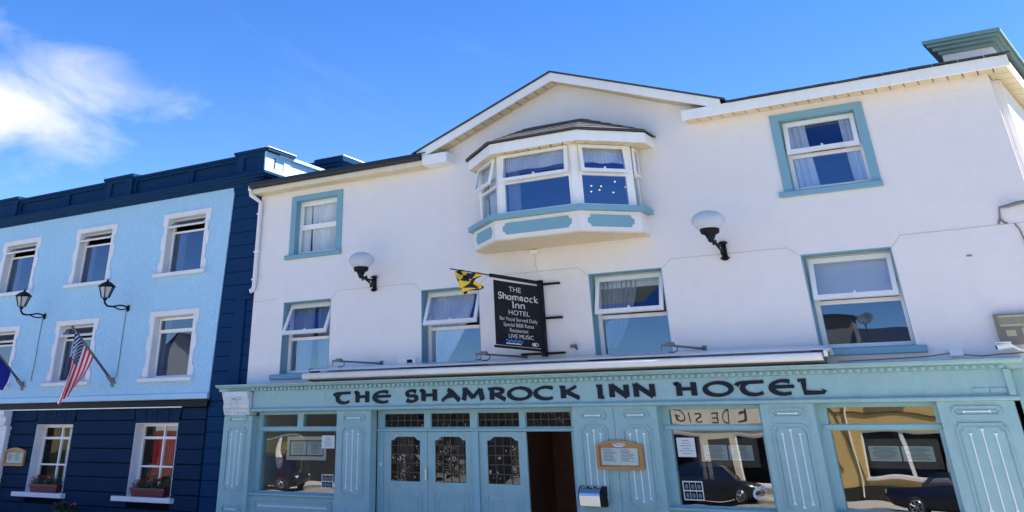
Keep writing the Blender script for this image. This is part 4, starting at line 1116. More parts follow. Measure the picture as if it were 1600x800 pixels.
for wd_ in (.05, .03, .06, .045, .03, .055, .05, .03, .06, .04):
    m.box(x_, x_+wd_-.008, bow(x_/W_S)-.0128, bow(x_/W_S)-.009, 3.632, 3.662); x_ += wd_
m.build("name_strip", "sign_print", sign)
m = MB(MS); ex, ez = W_S*.83, 3.665
m.plate([(ex+.11*math.cos(a*.3927), ez+.042*math.sin(a*.3927)) for a in range(16)], [[(ex+.088*math.cos(a*.3927), ez+.030*math.sin(a*.3927)) for a in range(16)]], bow(.83)-.0145, bow(.83)-.0105)
m.plate([(ex-.02+.05*math.cos(a*.3927), ez+.024*math.sin(a*.3927)) for a in range(16)], [], bow(.83)-.0142, bow(.83)-.0105)
m.build("oval_mark", "sign_print", sign)
# chequered pennant flying from the sign
pen = thing("chequered_pennant", tuple(o_ + Vector((0, 0, 4.90))), "crumpled black and yellow chequered pennant above the hanging sign", "flag")
p0 = o_ + Vector((0, 0, 4.90)) + sdir*.06; p1 = Vector((-10.94, -2.05, 5.03))
m = MB(); m.tube([p0, p1], .012, 6); m.build("stick", "black_iron", pen)
m = MB(); nu, nv = 12, 15; vs = []; mi = []; fs = []
for i in range(nu+1):
    for j in range(nv+1):
        u, v = i/nu, j/nv
        b_ = p0.lerp(p1, .25+.62*u)
        vs.append(b_ + Vector((.07*math.sin(9*v+6*u)*(.3+v) - .08*v*(1-u), .11*math.sin(8*v+9*u)*(.2+v), .03*math.sin(11*u+5*v) - .42*v*(.35+.65*math.sin(math.pi*min(1, u*.9+.12))) )))
for i in range(nu):
    for j in range(nv):
        fs.append((i*(nv+1)+j, (i+1)*(nv+1)+j, (i+1)*(nv+1)+j+1, i*(nv+1)+j+1)); mi.append(((i//3)+(j//4)) % 2)
m.add(vs, fs); m.m = mi; m.build("cloth", ["pennant_yellow", "pennant_black"], pen, recalc=False, smooth=True)

# ---- awning cassette
aw = thing("awning", (-10.1, -.1, 3.15), "long white retracted awning cassette above the shopfront lettering", "awning")
def capsule(y0, y1, z0, z1, n=6):
    P = []; ry = (y1-y0)/2; rz_ = (z1-z0)/2
    for k in range(4*n): a = 2*math.pi*k/(4*n); P.append(((y0+y1)/2 + ry*(abs(math.cos(a))**.5)*(1 if math.cos(a) > 0 else -1), (z0+z1)/2 + rz_*(abs(math.sin(a))**.7)*(1 if math.sin(a) > 0 else -1)))
    return P
m = MB(); m.extrude_x(capsule(-.60, -.46, 3.165, 3.295), -16.05, -4.14); m.build("front_bar", "awning_white", aw, smooth=True)
m = MB(); m.extrude_x([(-.10, 3.425), (-.12, 3.44), (-.53, 3.365), (-.57, 3.335), (-.55, 3.33), (-.10, 3.405)], -15.85, -4.10); m.build("hood", "awning_white", aw)
m = MB(); m.extrude_x(capsule(-.44, -.14, 3.135, 3.32), -15.95, -4.16); m.build("fabric_roll", "awning_under", aw, smooth=True)
m = MB(); m.extrude_x([(-.095, 3.30), (-.16, 3.40), (-.56, 3.345), (-.60, 3.31), (-.60, 3.22), (-.575, 3.22), (-.57, 3.30), (-.16, 3.36), (-.12, 3.27)], -4.098, -4.03); m.build("end_bracket", "awning_white", aw)
m = MB(); m.box(-15.96, -15.90, -.45, -.095, 3.13, 3.40); m.build("end_bracket", "steel_grey", aw)

# ---- floodlight arms over the awning
for (xw, xo, lab) in ((-14.12, -14.86, "thin grey floodlight arm beside the leftmost first floor window"), (-10.30, -10.96, "thin grey floodlight arm under the hanging sign"), (-6.40, -6.84, "thin grey floodlight arm beside the window right of the sign")):
    t = thing("floodlight_arm", (xw, 0, 3.47), lab, "light", "floodlight arms above the awning")
    m = MB(); m.tube([(xw, -.02, 3.475), (xo, -.72, 3.50)], .022, 6); m.build("arm", "steel_grey", t)
    m = MB(); m.box(xw-.04, xw+.04, -.03, -.001, 3.43, 3.53); m.build("wall_plate", "steel_grey", t)
    m = MB(); m.box(xo-.16, xo+.10, -.76, -.68, 3.49, 3.53); m.tube([(xo-.16, -.72, 3.51), (xo-.17, -.72, 3.41)], .014, 5); m.box(xo-.05, xo+.08, -.77, -.67, 3.53, 3.555); m.build("lamp_head", "steel_grey", t)
    m = MB(); m.tube([(xo+.12, -.66, 3.49), (xo+.13, -.66, 3.42), (xo+.05, -.66, 3.385), (xo-.06, -.66, 3.39)], .009, 5); m.build("lead", "black_iron", t)

# ---- small fittings
t = thing("alarm_box", (-13.34, 0, 3.36), "white alarm box with a black square above the awning", "alarm")
m = MB(); m.cbox(-13.60, -13.13, -.07, -.001, 3.405, 3.56, .015); m.build("case", "upvc", t)
m = MB(); m.box(-13.36, -13.21, -.074, -.069, 3.455, 3.525); m.build("badge", "black_iron", t)
t = thing("sensor", (-9.14, 0, 3.57), "small grey sensor on the white wall right of the hanging sign", "sensor")
m = MB(); m.box(-9.20, -9.08, -.12, -.05, 3.60, 3.66); m.build("head", "steel_grey", t)
m = MB(); m.tube([(-9.12, -.06, 3.62), (-9.10, -.001, 3.58)], .02, 6); m.build("stem", "steel_grey", t)
t = thing("junction_box", (-9.93, 0, 5.50), "small white junction box and cable under the bay window", "junction box")
m = MB(); m.cbox(-10.02, -9.84, -.07, -.001, 5.52, 5.62, .01); m.build("box", "upvc", t)
m = MB(); m.tube([(-9.93, -.02, 5.53), (-9.94, -.014, 5.3), (-9.90, -.014, 5.15), (-9.86, -.016, 5.08)], .009, 5); m.build("cable", "paper", t)
t = thing("junction_box", (-2.1, 0, 3.14), "small white junction box on the wall left of the security camera", "junction box")
m = MB(); m.cbox(-2.17, -1.97, -.07, -.001, 3.185, 3.29, .01); m.build("box", "upvc", t)
t = thing("security_camera", (-1.2, 0, 3.2), "white bullet security camera below the notice case", "camera")
cax = Vector((-1.43, -.36, 3.27)); cbx = Vector((-1.22, -.28, 3.305))
m = MB(); m.tube([cax, cbx], .045, 12); m.box(-1.42, -1.20, -.36, -.27, 3.335, 3.35); m.build("body", "upvc", t)
m = MB(); m.tube([cax - (cbx-cax).normalized()*.006, cax + (cbx-cax).normalized()*.02], .034, 12); m.build("lens", "black_iron", t)
m = MB(); m.tube([cbx, (-1.13, -.16, 3.25), (-1.08, -.001, 3.25)], .022, 8); m.build("bracket", "upvc", t)
t = thing("notice_case", (-.8, 0, 3.31), "brown and gold metal notice case on the wall at the right edge", "notice case")
m = MB(); m.box(-1.37, -.32, -.10, -.001, 3.33, 3.79); m.build("case", "display_metal", t)
m = MB(); m.box(-1.30, -.38, -.106, -.101, 3.735, 3.765); m.build("gold_strip", "display_gold", t)
m = MB(); m.box(-1.30, -.38, -.106, -.101, 3.60, 3.63); m.build("gold_strip", "display_gold", t)
m = MB(); m.box(-1.30, -.38, -.105, -.101, 3.635, 3.73); m.build("panel", "display_green", t)
for a, b_, c, d in ((-1.24, -1.10, 3.45, 3.54), (-1.00, -.90, 3.42, 3.56), (-.98, -.72, 3.575, 3.592)):
    m = MB(); m.box(a, b_, -.107, -.101, c, d); m.build("card", "display_gold", t)
t = thing("wall_cable", (-.6, 0, 5.2), "grey cable with a strain clamp on the white wall at the right edge", "cable")
m = MB(); m.tube([(-.30, -.12, 5.53), (-.45, -.10, 5.52), (-.62, -.08, 5.49), (-.77, -.05, 5.48)], [.035, .035, .03, .02], 7); m.build("clamp", "bolt_grey", t)
m = MB(); m.tube([(-.77, -.05, 5.48), (-.79, -.03, 5.38), (-.81, -.02, 5.30)], .014, 6); m.tube([(-.81, -.02, 5.30), (-.86, -.012, 5.22)], .018, 6); m.tube([(-.81, -.02, 5.30), (-.76, -.012, 5.22), (-.72, -.012, 5.22)], .018, 6); m.build("strap", "bolt_grey", t)
m = MB(); m.tube([(-.62, -.02, 5.20), (-.57, -.02, 5.10), (-.55, -.02, 4.9), (-.56, -.02, 4.4), (-.52, -.02, 4.0)], .012, 6); m.build("lead", "wire_brown", t)
m = MB(); m.tube([(-4.0, -.012, 3.175), (-3.3, -.012, 3.185), (-2.6, -.012, 3.20), (-2.3, -.012, 3.225), (-2.17, -.014, 3.24)], .008, 5); m.tube([(-1.97, -.014, 3.21), (-1.7, -.012, 3.18), (-1.4, -.012, 3.20), (-.9, -.012, 3.21), (-.4, -.012, 3.21)], .008, 5)
tag(m.build("wall_wire", "wire_brown"), "thin brown wire along the wall above the shopfront at the right", "wire")
m = MB(); m.box(-1.49, -1.41, -.015, -.001, 4.735, 4.76); tag(m.build("wall_bolt", "bolt_grey"), "small dark bolt in the white wall right of the window", "bolt")
def menu_case(x0, x1, z0, z1, y, label, title):
    t = thing("menu_case", ((x0+x1)/2, y, z0), label, "menu case"); w_ = x1-x0; h = z1-z0
    arch = [(x0+.02, z0), (x1-.02, z0), (x1, z0+.02), (x1, z1-.07)] + [(x0+w_*(1-k/10), z1-.07+.075*math.sin(math.pi*k/10)) for k in range(1, 10)] + [(x0, z1-.07), (x0, z0+.02)]
    inn = [(x0+.06, z0+.05), (x1-.06, z0+.05), (x1-.06, z1-.10)] + [(x0+.06+(w_-.12)*(1-k/8), z1-.10+.06*math.sin(math.pi*k/8)) for k in range(1, 8)] + [(x0+.06, z1-.10)]
    m = MB(); m.plate(arch, [inn], y-.07, y-.001); m.build("frame", "light_oak", t)
    m = MB(); m.plate(inn, [], y-.035, y-.002); m.build("backboard", "light_oak", t)
    m = MB(); m.box(x0+.10, x1-.10, y-.039, y-.0355, z0+.075, z1-.125); pp = m.build("menu_sheet", "paper_green", t)
    m = MB(); random.seed(int(-x0*10))
    for c_ in range(2):
        for r in range(9):
            a = x0+.14+(w_-.24)*.5*c_; z = z1-.155-r*(h-.27)/9
            m.box(a, a+(w_-.28)*.5*random.uniform(.45, .9), y-.0405, y-.0392, z, z+.010)
    m.build("print", "print_grey", pp)
    if title:
        cx, cz = (x0+x1)/2, z1-.066
        m = MB(); m.plate([(cx+.13*math.cos(k*.3927), cz+.042*math.sin(k*.3927)) for k in range(16)], [], y-.045, y-.036); ov = m.build("title_oval", "paper", t)
        vs, fs = text_tris("Menu", .075); m = MB(); m.add([(cx+a*1.3, y-.0462, cz-.02+b_) for a, b_, _ in vs], fs); m.build("title", "sign_blue", ov, recalc=False)
    m = MB(); m.box(x0+.062, x1-.062, y-.058, y-.055, z0+.052, z1-.102); m.build("pane", "pane_clear", t)
menu_case(-8.72, -7.77, 1.46, 1.935, FY-.013, "arched wooden menu case on the double teal pilaster beside the entrance", True)
menu_case(-27.66, -26.74, 1.25, 1.70, -.028, "small arched wooden menu case on the navy wall at the left edge", False)
t = thing("cigarette_bin", (-8.85, -.4, .85), "brushed steel cigarette bin with black ends right of the open door", "bin")
prof = [(FY-.012, .87), (FY-.20, .87)] + [(FY-.012-.20*math.cos(R(a)), 1.03+.155*math.sin(R(a))) for a in range(0, 91, 15)]
m = MB(); m.extrude_x(prof, -9.09, -8.665); m.build("body", "steel", t, smooth=False)
for a in (-9.105, -8.664):
    m = MB(); m.extrude_x([(FY-.002, .862), (FY-.206, .862)] + [(FY-.012-.206*math.cos(R(q)), 1.03+.162*math.sin(R(q))) for q in range(0, 91, 15)], a, a+.075 if a > -9 else a+.014); m.build("end_cap", "black_iron", t)
m = MB()
for k in range(5):
    a = R(50); m.box(-9.02+k*.072, -8.975+k*.072, FY-.012-.205*math.cos(a)-.004, FY-.012-.205*math.cos(a)+.02, 1.03+.155*math.sin(a)-.004+(.015 if k % 2 else -.01), 1.03+.155*math.sin(a)+.018+(.015 if k % 2 else -.01))
m.build("slots", "black_iron", t)

# ---- curtains and blinds behind the glass
def curtain(x0t, x1t, x0b, x1b, z0, z1, y, label, mt="net_white", pleat=.10, amp=.028, M=None):
    n = max(8, int(abs(x1t-x0t)/pleat*8)); nz_ = 8; m = MB(M)
    vs = []; ph0 = random.uniform(0, 6)
    for j in range(nz_+1):
        v = j/nz_; z = z1+(z0-z1)*v; e = v**1.6
        a, b_ = x0t+(x0b-x0t)*e, x1t+(x1b-x1t)*e
        for i in range(n+1):
            u = i/n; vs.append((a+(b_-a)*u, y+amp*math.sin(u*abs(x1t-x0t)/pleat*2*math.pi+.8*math.sin(u*5)+ph0+1.3*math.sin(u*2.3+ph0*2))*(1+.45*math.sin(u*9+v*2+ph0)), z+.012*math.sin(u*13+ph0)*v))
    m.add(vs, [(j*(n+1)+i, j*(n+1)+i+1, (j+1)*(n+1)+i+1, (j+1)*(n+1)+i) for j in range(nz_) for i in range(n)])
    return tag(m.build("curtain", mt, smooth=True, recalc=False), label, "curtain", "curtains behind the windows")
curtain(-17.0, -16.72, -17.0, -16.74, 6.2, 7.5, .275, "narrow net curtain at the left of the top left hotel window")
curtain(-16.66, -15.75, -16.60, -15.82, 6.2, 7.5, .275, "wide net curtain filling the top left hotel window")
curtain(-4.10, -3.72, -4.10, -3.66, 6.2, 7.55, .275, "net curtain at the left of the top right hotel window")
curtain(-3.06, -2.70, -3.02, -2.70, 6.2, 7.55, .275, "net curtain at the right of the top right hotel window")
curtain(-17.25, -16.5, -17.25, -16.6, 3.4, 4.95, .385, "grey curtain at the left of the leftmost first floor window", "curtain_grey")
curtain(-16.4, -15.75, -16.3, -15.75, 3.4, 4.95, .385, "grey curtain at the right of the leftmost first floor window", "curtain_grey")
curtain(-12.95, -11.75, -12.95, -12.62, 3.4, 4.95, .385, "net curtain drawn aside in the window left of the hanging sign")
curtain(-8.65, -7.75, -8.65, -8.35, 3.6, 4.95, .385, "net curtain drawn aside in the window right of the hanging sign", "curtain_grey")
m = MB(); m.box(-8.62, -7.10, .37, .376, 4.74, 4.98); tag(m.build("roller_blind", "blind_cream"), "short roller blind in the window right of the hanging sign", "blind")
m = MB(); m.box(-4.22, -2.70, .37, .376, 4.33, 4.98); tag(m.build("roller_blind", "blind_cream"), "pale roller blind half drawn in the rightmost first floor window", "blind")
for i, lab in ((1, "pleated valance in the left facet of the bay window"), (2, "pleated valance in the front facet of the bay window"), (3, "pleated valance in the right facet of the bay window")):
    M, ln_ = face_mat(glz(-.125)[i], glz(-.125)[i+1], 0)
    c_ = curtain(.06, ln_-.06, .06, ln_-.06, 7.10, 7.45, 0.0, lab, "net_white", .055, .018, M); c_["category"] = "curtain"
M, ln_ = face_mat(glz(-.20)[2], glz(-.20)[3], 0)
curtain(.05, .38, .05, .36, 6.2, 7.45, .02, "grey curtain at the left of the front facet of the bay window", "curtain_grey", .09, .03, M)
M, ln_ = face_mat(glz(-.20)[1], glz(-.20)[2], 0)
curtain(.10, .9, .10, .9, 6.2, 7.2, .02, "net curtain in the left facet of the bay window", "net_white", .09, .03, M)
for k, (a, b_, c, d) in enumerate(UW):
    curtain(a+.05, a+.45, a+.05, a+.45, c+.03, d-.35, .34, ("grey curtain in the upper right window of the blue guesthouse", "grey curtain in the upper middle window of the blue guesthouse", "grey curtain in the upper left window of the blue guesthouse")[k], "curtain_grey", .09, .02)
a, b_, c, d = LW[0]
curtain(a+.04, a+.30, a+.04, a+.34, c+.03, d-.05, .36, "grey curtain in the first floor window of the blue guesthouse nearest the hotel", "curtain_grey", .09, .02)
a, b_, c, d = LW[1]
curtain(a+.05, a+.35, a+.05, a+.35, c+.03, d-.4, .36, "grey curtain in the window behind the striped flag", "curtain_grey", .09, .02)
curtain(-21.95, -20.72, -21.9, -20.85, 1.12, 2.14, .44, "deep red drape behind the ground floor window of the blue guesthouse", "red_drape", .12, .035)
m = MB(); m.box(-21.95, -20.66, .43, .435, 2.13, 2.29); tag(m.build("roller_blind", "blind_cream"), "cream blind rolled up above the deep red drape", "blind")
m = MB(); m.box(-25.55, -24.95, .44, .46, .75, 2.2); tag(m.build("roller_blind", "blind_cream"), "cream panel behind the left ground floor window of the guesthouse", "blind")
m = MB(); m.box(-25.2, -24.95, .38, .43, .85, 1.12); tag(m.build("red_cushion", "red_drape"), "red cushion behind the left ground floor window of the guesthouse", "cushion")

curtain(-13.80, -13.42, -13.80, -13.46, 1.1, 2.05, .22, "tan curtain behind the glass of the leftmost entrance door", "curtain_tan", .10, .02)
curtain(-12.30, -12.05, -12.30, -12.0, 1.1, 2.05, .22, "tan curtain behind the glass of the second entrance door", "curtain_tan", .08, .02)
curtain(-10.86, -10.62, -10.78, -10.62, 1.1, 2.05, .22, "tan curtain behind the glass of the third entrance door", "curtain_tan", .08, .02)

# ---- chandelier in the bay room
t = thing("chandelier", (-8.3, .9, 7.7), "chandelier with small lit bulbs seen through the bay window", "chandelier")
cx, cy, cz = -8.34, .95, 6.98
m = MB(); m.tube([(cx, cy, 7.70), (cx, cy, cz)], .012, 6); m.lathe([(.02, -.08), (.06, -.04), (.03, .04), (.015, .12)], (cx, cy, cz), 10); m.build("stem", "steel_grey", t)
for k in range(9):
    a = 2*math.pi*k/9+.35; r_ = .36
    ex, ey, ez = cx+r_*1.35*math.cos(a), cy+r_*math.sin(a), cz+(.04 if k % 2 else -.03)
    m = MB(); m.tube([(cx, cy, cz-.04), (cx+.5*(ex-cx), cy+.5*(ey-cy), cz-.10), (ex, ey, ez-.03)], .008, 5); m.build("arm", "steel_grey", t)
    m = MB(); m.sphere((ex, ey, ez), .017, 6, 1.4, 1, 1); m.build("bulb", "bulb", t, smooth=True)

# ---- menus, notices and posters in the shop windows
def framed_menu(x0, x1, z0, z1, y, label, f="picture_wood", e=.075):
    t = thing("framed_menu", ((x0+x1)/2, y, z0), label, "framed menu", "framed menus in the shop windows")
    m = MB(); m.ring(x0, x1, z0, z1, e, y-.02, y+.02); m.build("frame", f, t)
    m = MB(); m.box(x0+e, x1-e, y, y+.01, z0+e, z1-e); m.build("mount", "picture_wood", t)
    w_ = (x1-x0-2*e-.10)/2
    for k in range(2):
        a = x0+e+.035+k*(w_+.03)
        m = MB(); m.box(a, a+w_, y-.004, y-.001, z0+e+.03, z1-e-.03); s = m.build("menu_sheet", "paper_green", t)
        m = MB()
        for r in range(10): z = z1-e-.06-r*(z1-z0-2*e-.1)/10; q = random.uniform(.4, .85); m.box(a+w_*(.5-q/2), a+w_*(.5+q/2), y-.0055, y-.0042, z, z+.008)
        m.build("print", "print_grey", s)
framed_menu(-16.95, -15.75, 1.52, 2.0, .10, "framed menu in the left shop window", "cream_board")
framed_menu(-6.85, -5.72, 1.53, 1.98, .10, "framed menu in the middle shop window")
framed_menu(-3.95, -2.72, 1.55, 1.98, .10, "framed menu in the right shop window")
def notice(x0, x1, z0, z1, label, mt="paper", kind="notice", y=-.004):
    m = MB(); m.box(x0, x1, y, y+.002, z0, z1); t = tag(m.build(kind, mt), label, kind)
    m = MB(); random.seed(int(abs(x0)*100))
    for r in range(6):
        z = z1-.05-r*(z1-z0-.06)/6; q = random.uniform(.3, .8)
        m.box(x0+(x1-x0)*(.5-q/2), x0+(x1-x0)*(.5+q/2), y-.002, y-.0005, z, z+.009)
    m.build("print", "print_grey", t); return t
notice(-15.82, -15.44, 1.76, 2.02, "white notice taped in the left shop window")
notice(-7.21, -6.86, 1.68, 1.99, "white notice taped in the middle shop window")
def photo_grid(x0, x1, z0, z1, label):
    y = -.004
    m = MB(); m.box(x0, x1, y, y+.002, z0, z1); t = tag(m.build("poster", "paper"), label, "poster", "small black and white posters")
    for i in range(3):
        for j in range(2):
            w_, h = (x1-x0-.06)/3, (z1-z0-.06)/2; a, c = x0+.02+i*(w_+.01), z0+.02+j*(h+.02)
            m = MB(); m.box(a, a+w_, y-.002, y-.0005, c, c+h); q = m.build("photograph", "black_sign", t)
            m = MB(); m.plate([(a+w_*(.5+.3*math.cos(k*.6283)), c+h*(.45+.34*math.sin(k*.6283))) for k in range(10)], [], y-.003, y-.0021); m.build("picture", "print_grey", q)
photo_grid(-15.78, -15.44, .98, 1.25, "small black and white photo poster low in the left shop window")
photo_grid(-7.20, -6.82, 1.0, 1.30, "small black and white photo poster low in the middle shop window")
m = MB()
for k in range(3):
    m.tube([(-5.78+.13*(1-k*.22)*math.cos(a*.42)-.02*k, -.008, 1.14+.10*(1-k*.25)*math.sin(a*.42+.3)+.01*a/16) for a in range(13)], [.004+.010*math.sin(math.pi*a/12) for a in range(13)], 5)
m.tube([(-5.72, -.008, 1.22), (-5.64, -.008, 1.14), (-5.60, -.008, 1.20)], .008, 5)
tag(m.build("window_decal", "paper"), "white swirl decal low in the middle shop window", "decal")
t = thing("player_cutout", (-17.25, .30, .9), "cardboard cutout of a player with a yellow helmet in the left shop window", "cutout")
m = MB(); m.plate([(-17.40, .92), (-17.02, .92), (-17.0, 1.35), (-16.98, 1.62), (-17.10, 1.72), (-17.22, 1.72), (-17.42, 1.58), (-17.46, 1.3)], [], .30, .31); m.build("figure", "jersey_red", t)
m = MB(); m.plate([(-17.20+.10*math.cos(k*.5236), 1.80+.09*math.sin(k*.5236)) for k in range(12)], [], .295, .312); m.build("helmet", "jersey_gold", t)
m = MB(); m.plate([(-17.04, 1.0), (-16.80, 1.0), (-16.78, 1.55), (-16.92, 1.72), (-17.02, 1.6)], [], .305, .315); m.build("figure", "black_sign", t)
m = MB(); m.plate([(-17.24+.05*math.cos(k*.5236), 1.70+.055*math.sin(k*.5236)) for k in range(12)], [], .29, .31); m.build("face", "skin_tan", t)

# ================================================================== ACROSS THE STREET (seen mirrored in the glass)
OY = -31.0
def far_house(name, x0, x1, eave, ridge, wallmat, label, wins, doors=(), depth=8.0, gable=False):
    t = thing(name, ((x0+x1)/2, OY, 0), label, "building")
    loops = [rect(*w_) for w_ in wins] + [rect(*w_) for w_ in doors]
    outer = [(x0, 0), (x1, 0), (x1, eave), (x0, eave)] if not gable else [(x0, 0), (x1, 0), (x1, eave), ((x0+x1)/2, ridge), (x0, eave)]
    m = MB(); m.plate(outer, loops, OY-.3, OY); m.build("wall", wallmat, t)
    m = MB(); m.box(x0, x0+.3, OY-depth, OY-.301, 0, eave); m.box(x1-.3, x1, OY-depth, OY-.301, 0, eave); m.box(x0+.31, x1-.31, OY-depth, OY-depth+.3, 0, eave); m.box(x0+.31, x1-.31, OY-3.2, OY-3.1, 0, eave-.1); m.build("side_wall", wallmat, t)
    m = MB()
    if not gable:
        ym = OY-depth/2
        m.add([(x0-.1, OY+.25, eave), (x1+.1, OY+.25, eave), (x1+.1, OY-depth-.2, eave), (x0-.1, OY-depth-.2, eave), (x0-.1, ym, ridge), (x1+.1, ym, ridge)], [(0, 1, 5, 4), (2, 3, 4, 5), (0, 4, 3), (1, 2, 5), (0, 3, 2, 1)])
    else:
        xm = (x0+x1)/2
        m.add([(x0-.2, OY+.2, eave-.05), (xm, OY+.2, ridge+.1), (x1+.2, OY+.2, eave-.05), (x0-.2, OY-depth, eave-.05), (xm, OY-depth, ridge+.1), (x1+.2, OY-depth, eave-.05)], [(0, 1, 4, 3), (1, 2, 5, 4), (0, 3, 5, 2)])
    m.build("roof", "slate", t)
    for a, b_, c, d in wins:
        m = MB(); n = max(1, round((b_-a)/1.5)); hol = []
        for k in range(n): hol.append(rect(a+(b_-a)*k/n+.07, a+(b_-a)*(k+1)/n-.07, c+.08, d-.08))
        m.plate(rect(a, b_, c, d), hol, OY-.14, OY-.06); w_ = m.build("window", "upvc", t)
        p = MB(); p.box(a+.02, b_-.02, OY-.11, OY-.10, c+.02, d-.02); p.build("pane", "pane_far", w_)
        m = MB(); m.box(a-.1, b_+.1, OY-.05, OY+.10, c-.12, c-.002); m.build("sill", "white_paint", w_)
    for a, b_, c, d in doors:
        m = MB(); m.box(a, b_, OY-.14, OY-.08, c, d); dd_ = m.build("door", "dark_paint", t)
    return t
yh = far_house("yellow_house", -13.0, -3.0, 5.75, 6.95, "yellow_render", "yellow rendered house mirrored in the right shop window", [(-9.95, -6.6, .95, 2.55), (-9.4, -7.9, 3.6, 5.0), (-5.8, -4.4, 3.6, 5.0)], [(-5.6, -4.4, .02, 2.2)])
m = MB(); m.box(-12.5, -9.45, OY-2.0, OY-.6, 5.8, 7.35); st = m.build("stone_stack", "stone_render", yh)
m = MB(); m.box(-12.7, -9.25, OY-2.2, OY-.35, 7.352, 7.52); m.build("coping", "slate", st)
for pts in ([(-12.2, 3.6), (-11.6, 2.9), (-11.3, 2.0), (-11.0, 1.2)], [(-11.9, 4.4), (-10.9, 3.3), (-10.5, 2.2), (-10.2, 1.3), (-10.1, .6)], [(-11.0, 3.35), (-9.6, 3.2), (-8.2, 3.28), (-6.8, 3.15)]):
    m = MB(); m.tube([(x_, OY+.03, z_) for x_, z_ in pts], .022, 5); m.build("wall_cable", "sign_brown", yh)
m = MB(); m.tube([(-10.35, OY+.07, 5.7), (-10.35, OY+.07, .1)], .05, 8); m.build("downpipe", "cream_board", yh)
m = MB(); m.cbox(-13.0, -3.0, OY, OY+.06, 0.0, .55, .01); m.build("plinth", "dark_render", yh)
dish = thing("satellite_dish", (-8.75, OY-.4, 6.2), "satellite dish mirrored in the rightmost first floor window", "satellite dish")
m = MB(); m.M = Mx(-8.7, OY-.2, 7.15) @ Matrix.Rotation(R(-75), 4, 'X'); m.lathe([(.02, -.08), (.22, -.05), (.38, .02), (.36, .03), (.2, -.03), (.02, -.06)], (0, 0, 0), 18); m.build("dish", "bolt_grey", dish, smooth=True)
m = MB(); m.tube([(-8.7, OY-.28, 7.15), (-8.72, OY-.35, 6.6), (-8.75, OY-.4, 5.95)], .03, 6); m.tube([(-8.7, OY-.2, 6.85), (-8.7, OY+.25, 6.95)], .018, 5); m.build("mast", "steel_grey", dish)
far_house("cream_shop", -21.0, -13.2, 4.6, 5.5, "cream_render", "cream shop with a brown lettered sign mirrored in the middle shop window", [(-20.4, -17.2, .5, 2.6), (-15.4, -13.8, .5, 2.6)], [(-16.9, -15.8, .02, 2.4)])
t = thing("shop_sign", (-16.8, OY, 2.9), "cream shop sign with brown capitals mirrored in the middle shop window", "sign")
m = MB(); m.box(-20.8, -13.4, OY+.002, OY+.10, 2.95, 3.62); m.build("board", "cream_board", t)
for ch, xc in (("E", -14.85), ("D", -15.80), ("E", -16.46), ("S", -17.08), ("I", -17.52), ("G", -18.05)):
    vs, fs = text_tris(ch, .62); m = MB(); m.add([(xc-a*1.25, OY+.104, 3.07+b_) for a, b_, _ in vs], fs); m.build("letter", "sign_brown", t, recalc=False)
far_house("dark_terrace", -47.5, -21.2, 4.9, 5.7, "dark_render", "long darkened terrace mirrored in the left shop window", [(-45, -42, .6, 2.4), (-39, -36, .6, 2.4), (-33, -30, .6, 2.4), (-27, -24, .6, 2.4)], [(-41.2, -40, .02, 2.2), (-29, -28, .02, 2.2)])
far_house("gabled_house", -60.0, -48.0, 5.2, 8.6, "cream_render", "gabled house mirrored in the guesthouse window beside the hotel", [(-58, -56.2, 3.2, 4.6), (-52, -50.2, 3.2, 4.6), (-58, -55, .8, 2.4)], [(-53, -51.8, .02, 2.2)], gable=True)
far_house("bounce_house", -2.8, 14.0, 6.4, 7.6, "cream_render", "cream house out of view across the street, added to bounce light", [(0, 2, .8, 2.4), (5, 7, .8, 2.4), (0, 2, 3.8, 5.2), (5, 7, 3.8, 5.2)], [(3, 4.1, .02, 2.2)])  # unseen neighbour, put in to bounce light
t = thing("utility_pole", (-12.0, -26.6, 0), "wooden utility pole across the street", "pole")
m = MB(); m.tube([(-12.0, -26.6, 0), (-12.0, -26.6, 9.4)], [.14, .10], 10); m.build("pole", "picture_wood", t, smooth=True)
m = MB(); m.tube([(-12.0, -26.6, 9.2), (-20, -27.5, 7.35), (-28, -28.6, 5.9), (-35, -30.9, 4.95)], .022, 5); tag(m.build("overhead_cable", "black_iron"), "black overhead cable mirrored in the first floor windows", "cable")

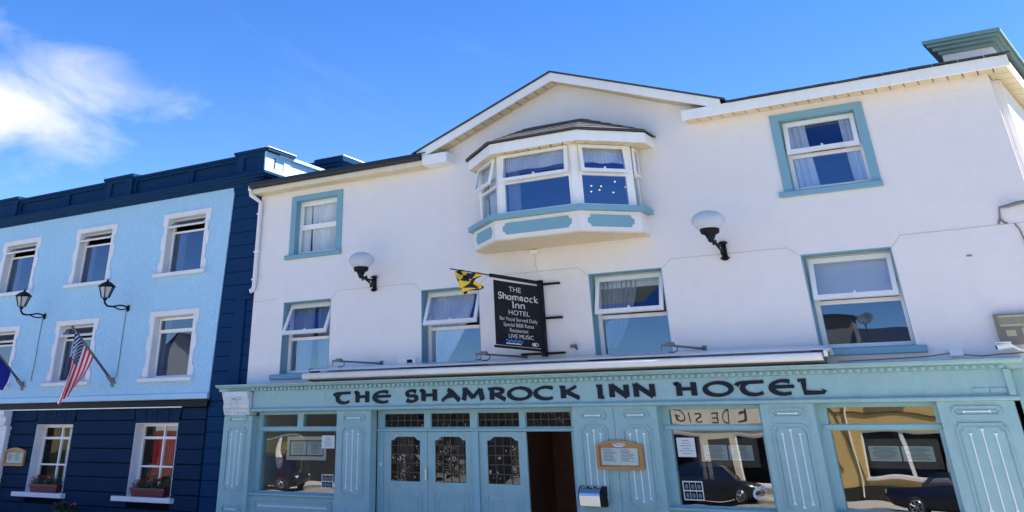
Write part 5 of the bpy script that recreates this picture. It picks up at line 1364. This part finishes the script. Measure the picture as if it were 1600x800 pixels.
def car(x, y, paint, label, flip=1):
    t = thing("parked_car", (x, y, -.12), label, "car", "dark cars parked across the street"); zg = -.12
    sec = [(-2.15, .62, .42, .62), (-2.0, .80, .30, .78), (-1.5, .86, .24, .86), (-.9, .88, .22, .92), (.2, .89, .22, .95), (1.2, .88, .22, .95), (1.9, .85, .26, .92), (2.12, .74, .36, .80)]
    m = MB(); ring_ = []
    for sx, hw, zb_, zt in sec:
        zm = (zb_+zt)/2
        ring_.append([(x+flip*sx, y+s*hw*k, zg+z) for s, k, z in ((-1, .82, zb_), (-1, .98, zb_+.10), (-1, 1.0, zm), (-1, .94, zt-.05), (-1, .80, zt), (1, .80, zt), (1, .94, zt-.05), (1, 1.0, zm), (1, .98, zb_+.10), (1, .82, zb_))])
    vs = [p for r in ring_ for p in r]; n = 10
    fs = [(i*n+j, i*n+(j+1) % n, (i+1)*n+(j+1) % n, (i+1)*n+j) for i in range(len(sec)-1) for j in range(n)] + [tuple(range(n)), tuple(range(len(vs)-n, len(vs)))]
    m.add(vs, fs); body = m.build("body", paint, t, smooth=True)
    top = [(-1.05, .93, .70), (-.35, 1.40, .60), (.9, 1.42, .58), (1.75, .95, .66)]
    m = MB(); vs = []
    for sx, z, hw in top: vs += [(x+flip*sx, y-hw, zg+z), (x+flip*sx, y+hw, zg+z)]
    lowv = [(x-flip*1.05, y-.76, zg+.90), (x-flip*1.05, y+.76, zg+.90), (x+flip*1.75, y-.74, zg+.92), (x+flip*1.75, y+.74, zg+.92)]
    m.add(vs+lowv, [(0, 1, 3, 2), (2, 3, 5, 4), (4, 5, 7, 6), (0, 2, 4, 6, 10, 8), (1, 9, 11, 7, 5, 3)]); m.build("cabin", "pane_far", t)
    m = MB(); m.box(min(x-flip*.40, x+flip*.95), max(x-flip*.40, x+flip*.95), y-.60, y+.60, zg+1.405, zg+1.445)
    for s in (-1, 1):
        for a, b_ in (((-1.05, .93), (-.35, 1.41)), ((.9, 1.42), (1.75, .96)), ((.25, 1.42), (.28, .95))): m.tube([(x+flip*a[0], y+s*(.71 if a[1] < 1 else .60), zg+a[1]), (x+flip*b_[0], y+s*(.71 if b_[1] < 1 else .60), zg+b_[1])], .035, 6)
    m.build("roof", paint, t)
    for sx in (-1.38, 1.38):
        for s in (-1, 1):
            c = Vector((x+flip*sx, y+s*.80, zg+.315)); M = Mx(*c) @ Matrix.Rotation(R(90*s), 4, 'X')
            m = MB(M); m.lathe([(.20, -.10), (.30, -.10), (.315, -.06), (.315, .06), (.30, .095), (.21, .10)], (0, 0, 0), 24); wh = m.build("wheel", "rubber", t, smooth=True)
            m = MB(M)
            for sd in (-.104, .104):
                m.lathe([(.04, sd), (.06, sd*1.05)], (0, 0, 0), 10)
                for k in range(7):
                    a = 2*math.pi*k/7; m.tube([(.05*math.cos(a), .05*math.sin(a), sd), (.20*math.cos(a), .20*math.sin(a), sd)], .020, 5)
                m.tube([(.205*math.cos(k*.2618), .205*math.sin(k*.2618), sd) for k in range(24)], .014, 5, closed=True)
            m.build("rim", "steel", wh)
    for s in (-1, 1):
        m = MB(); m.sphere((x-flip*2.06, y+s*.58, zg+.64), .10, 6, .6, 1.4, .8); m.build("headlight", "globe", t, smooth=True)
        m = MB(); m.box(min(x+flip*2.07, x+flip*2.13), max(x+flip*2.07, x+flip*2.13), y+s*.62-.10, y+s*.62+.10, zg+.62, zg+.76); m.build("tail_light", "flag_red", t)
    return t
car(-6.0, -25.0, "car_navy", "dark navy car mirrored in the right shop window")
car(-15.0, -25.0, "car_dark", "black car mirrored in the middle shop window", -1)
car(-38.9, -25.0, "car_dark", "black car added to darken the reflection in the left shop window", -1)  # put in so the left shop window mirrors something dark
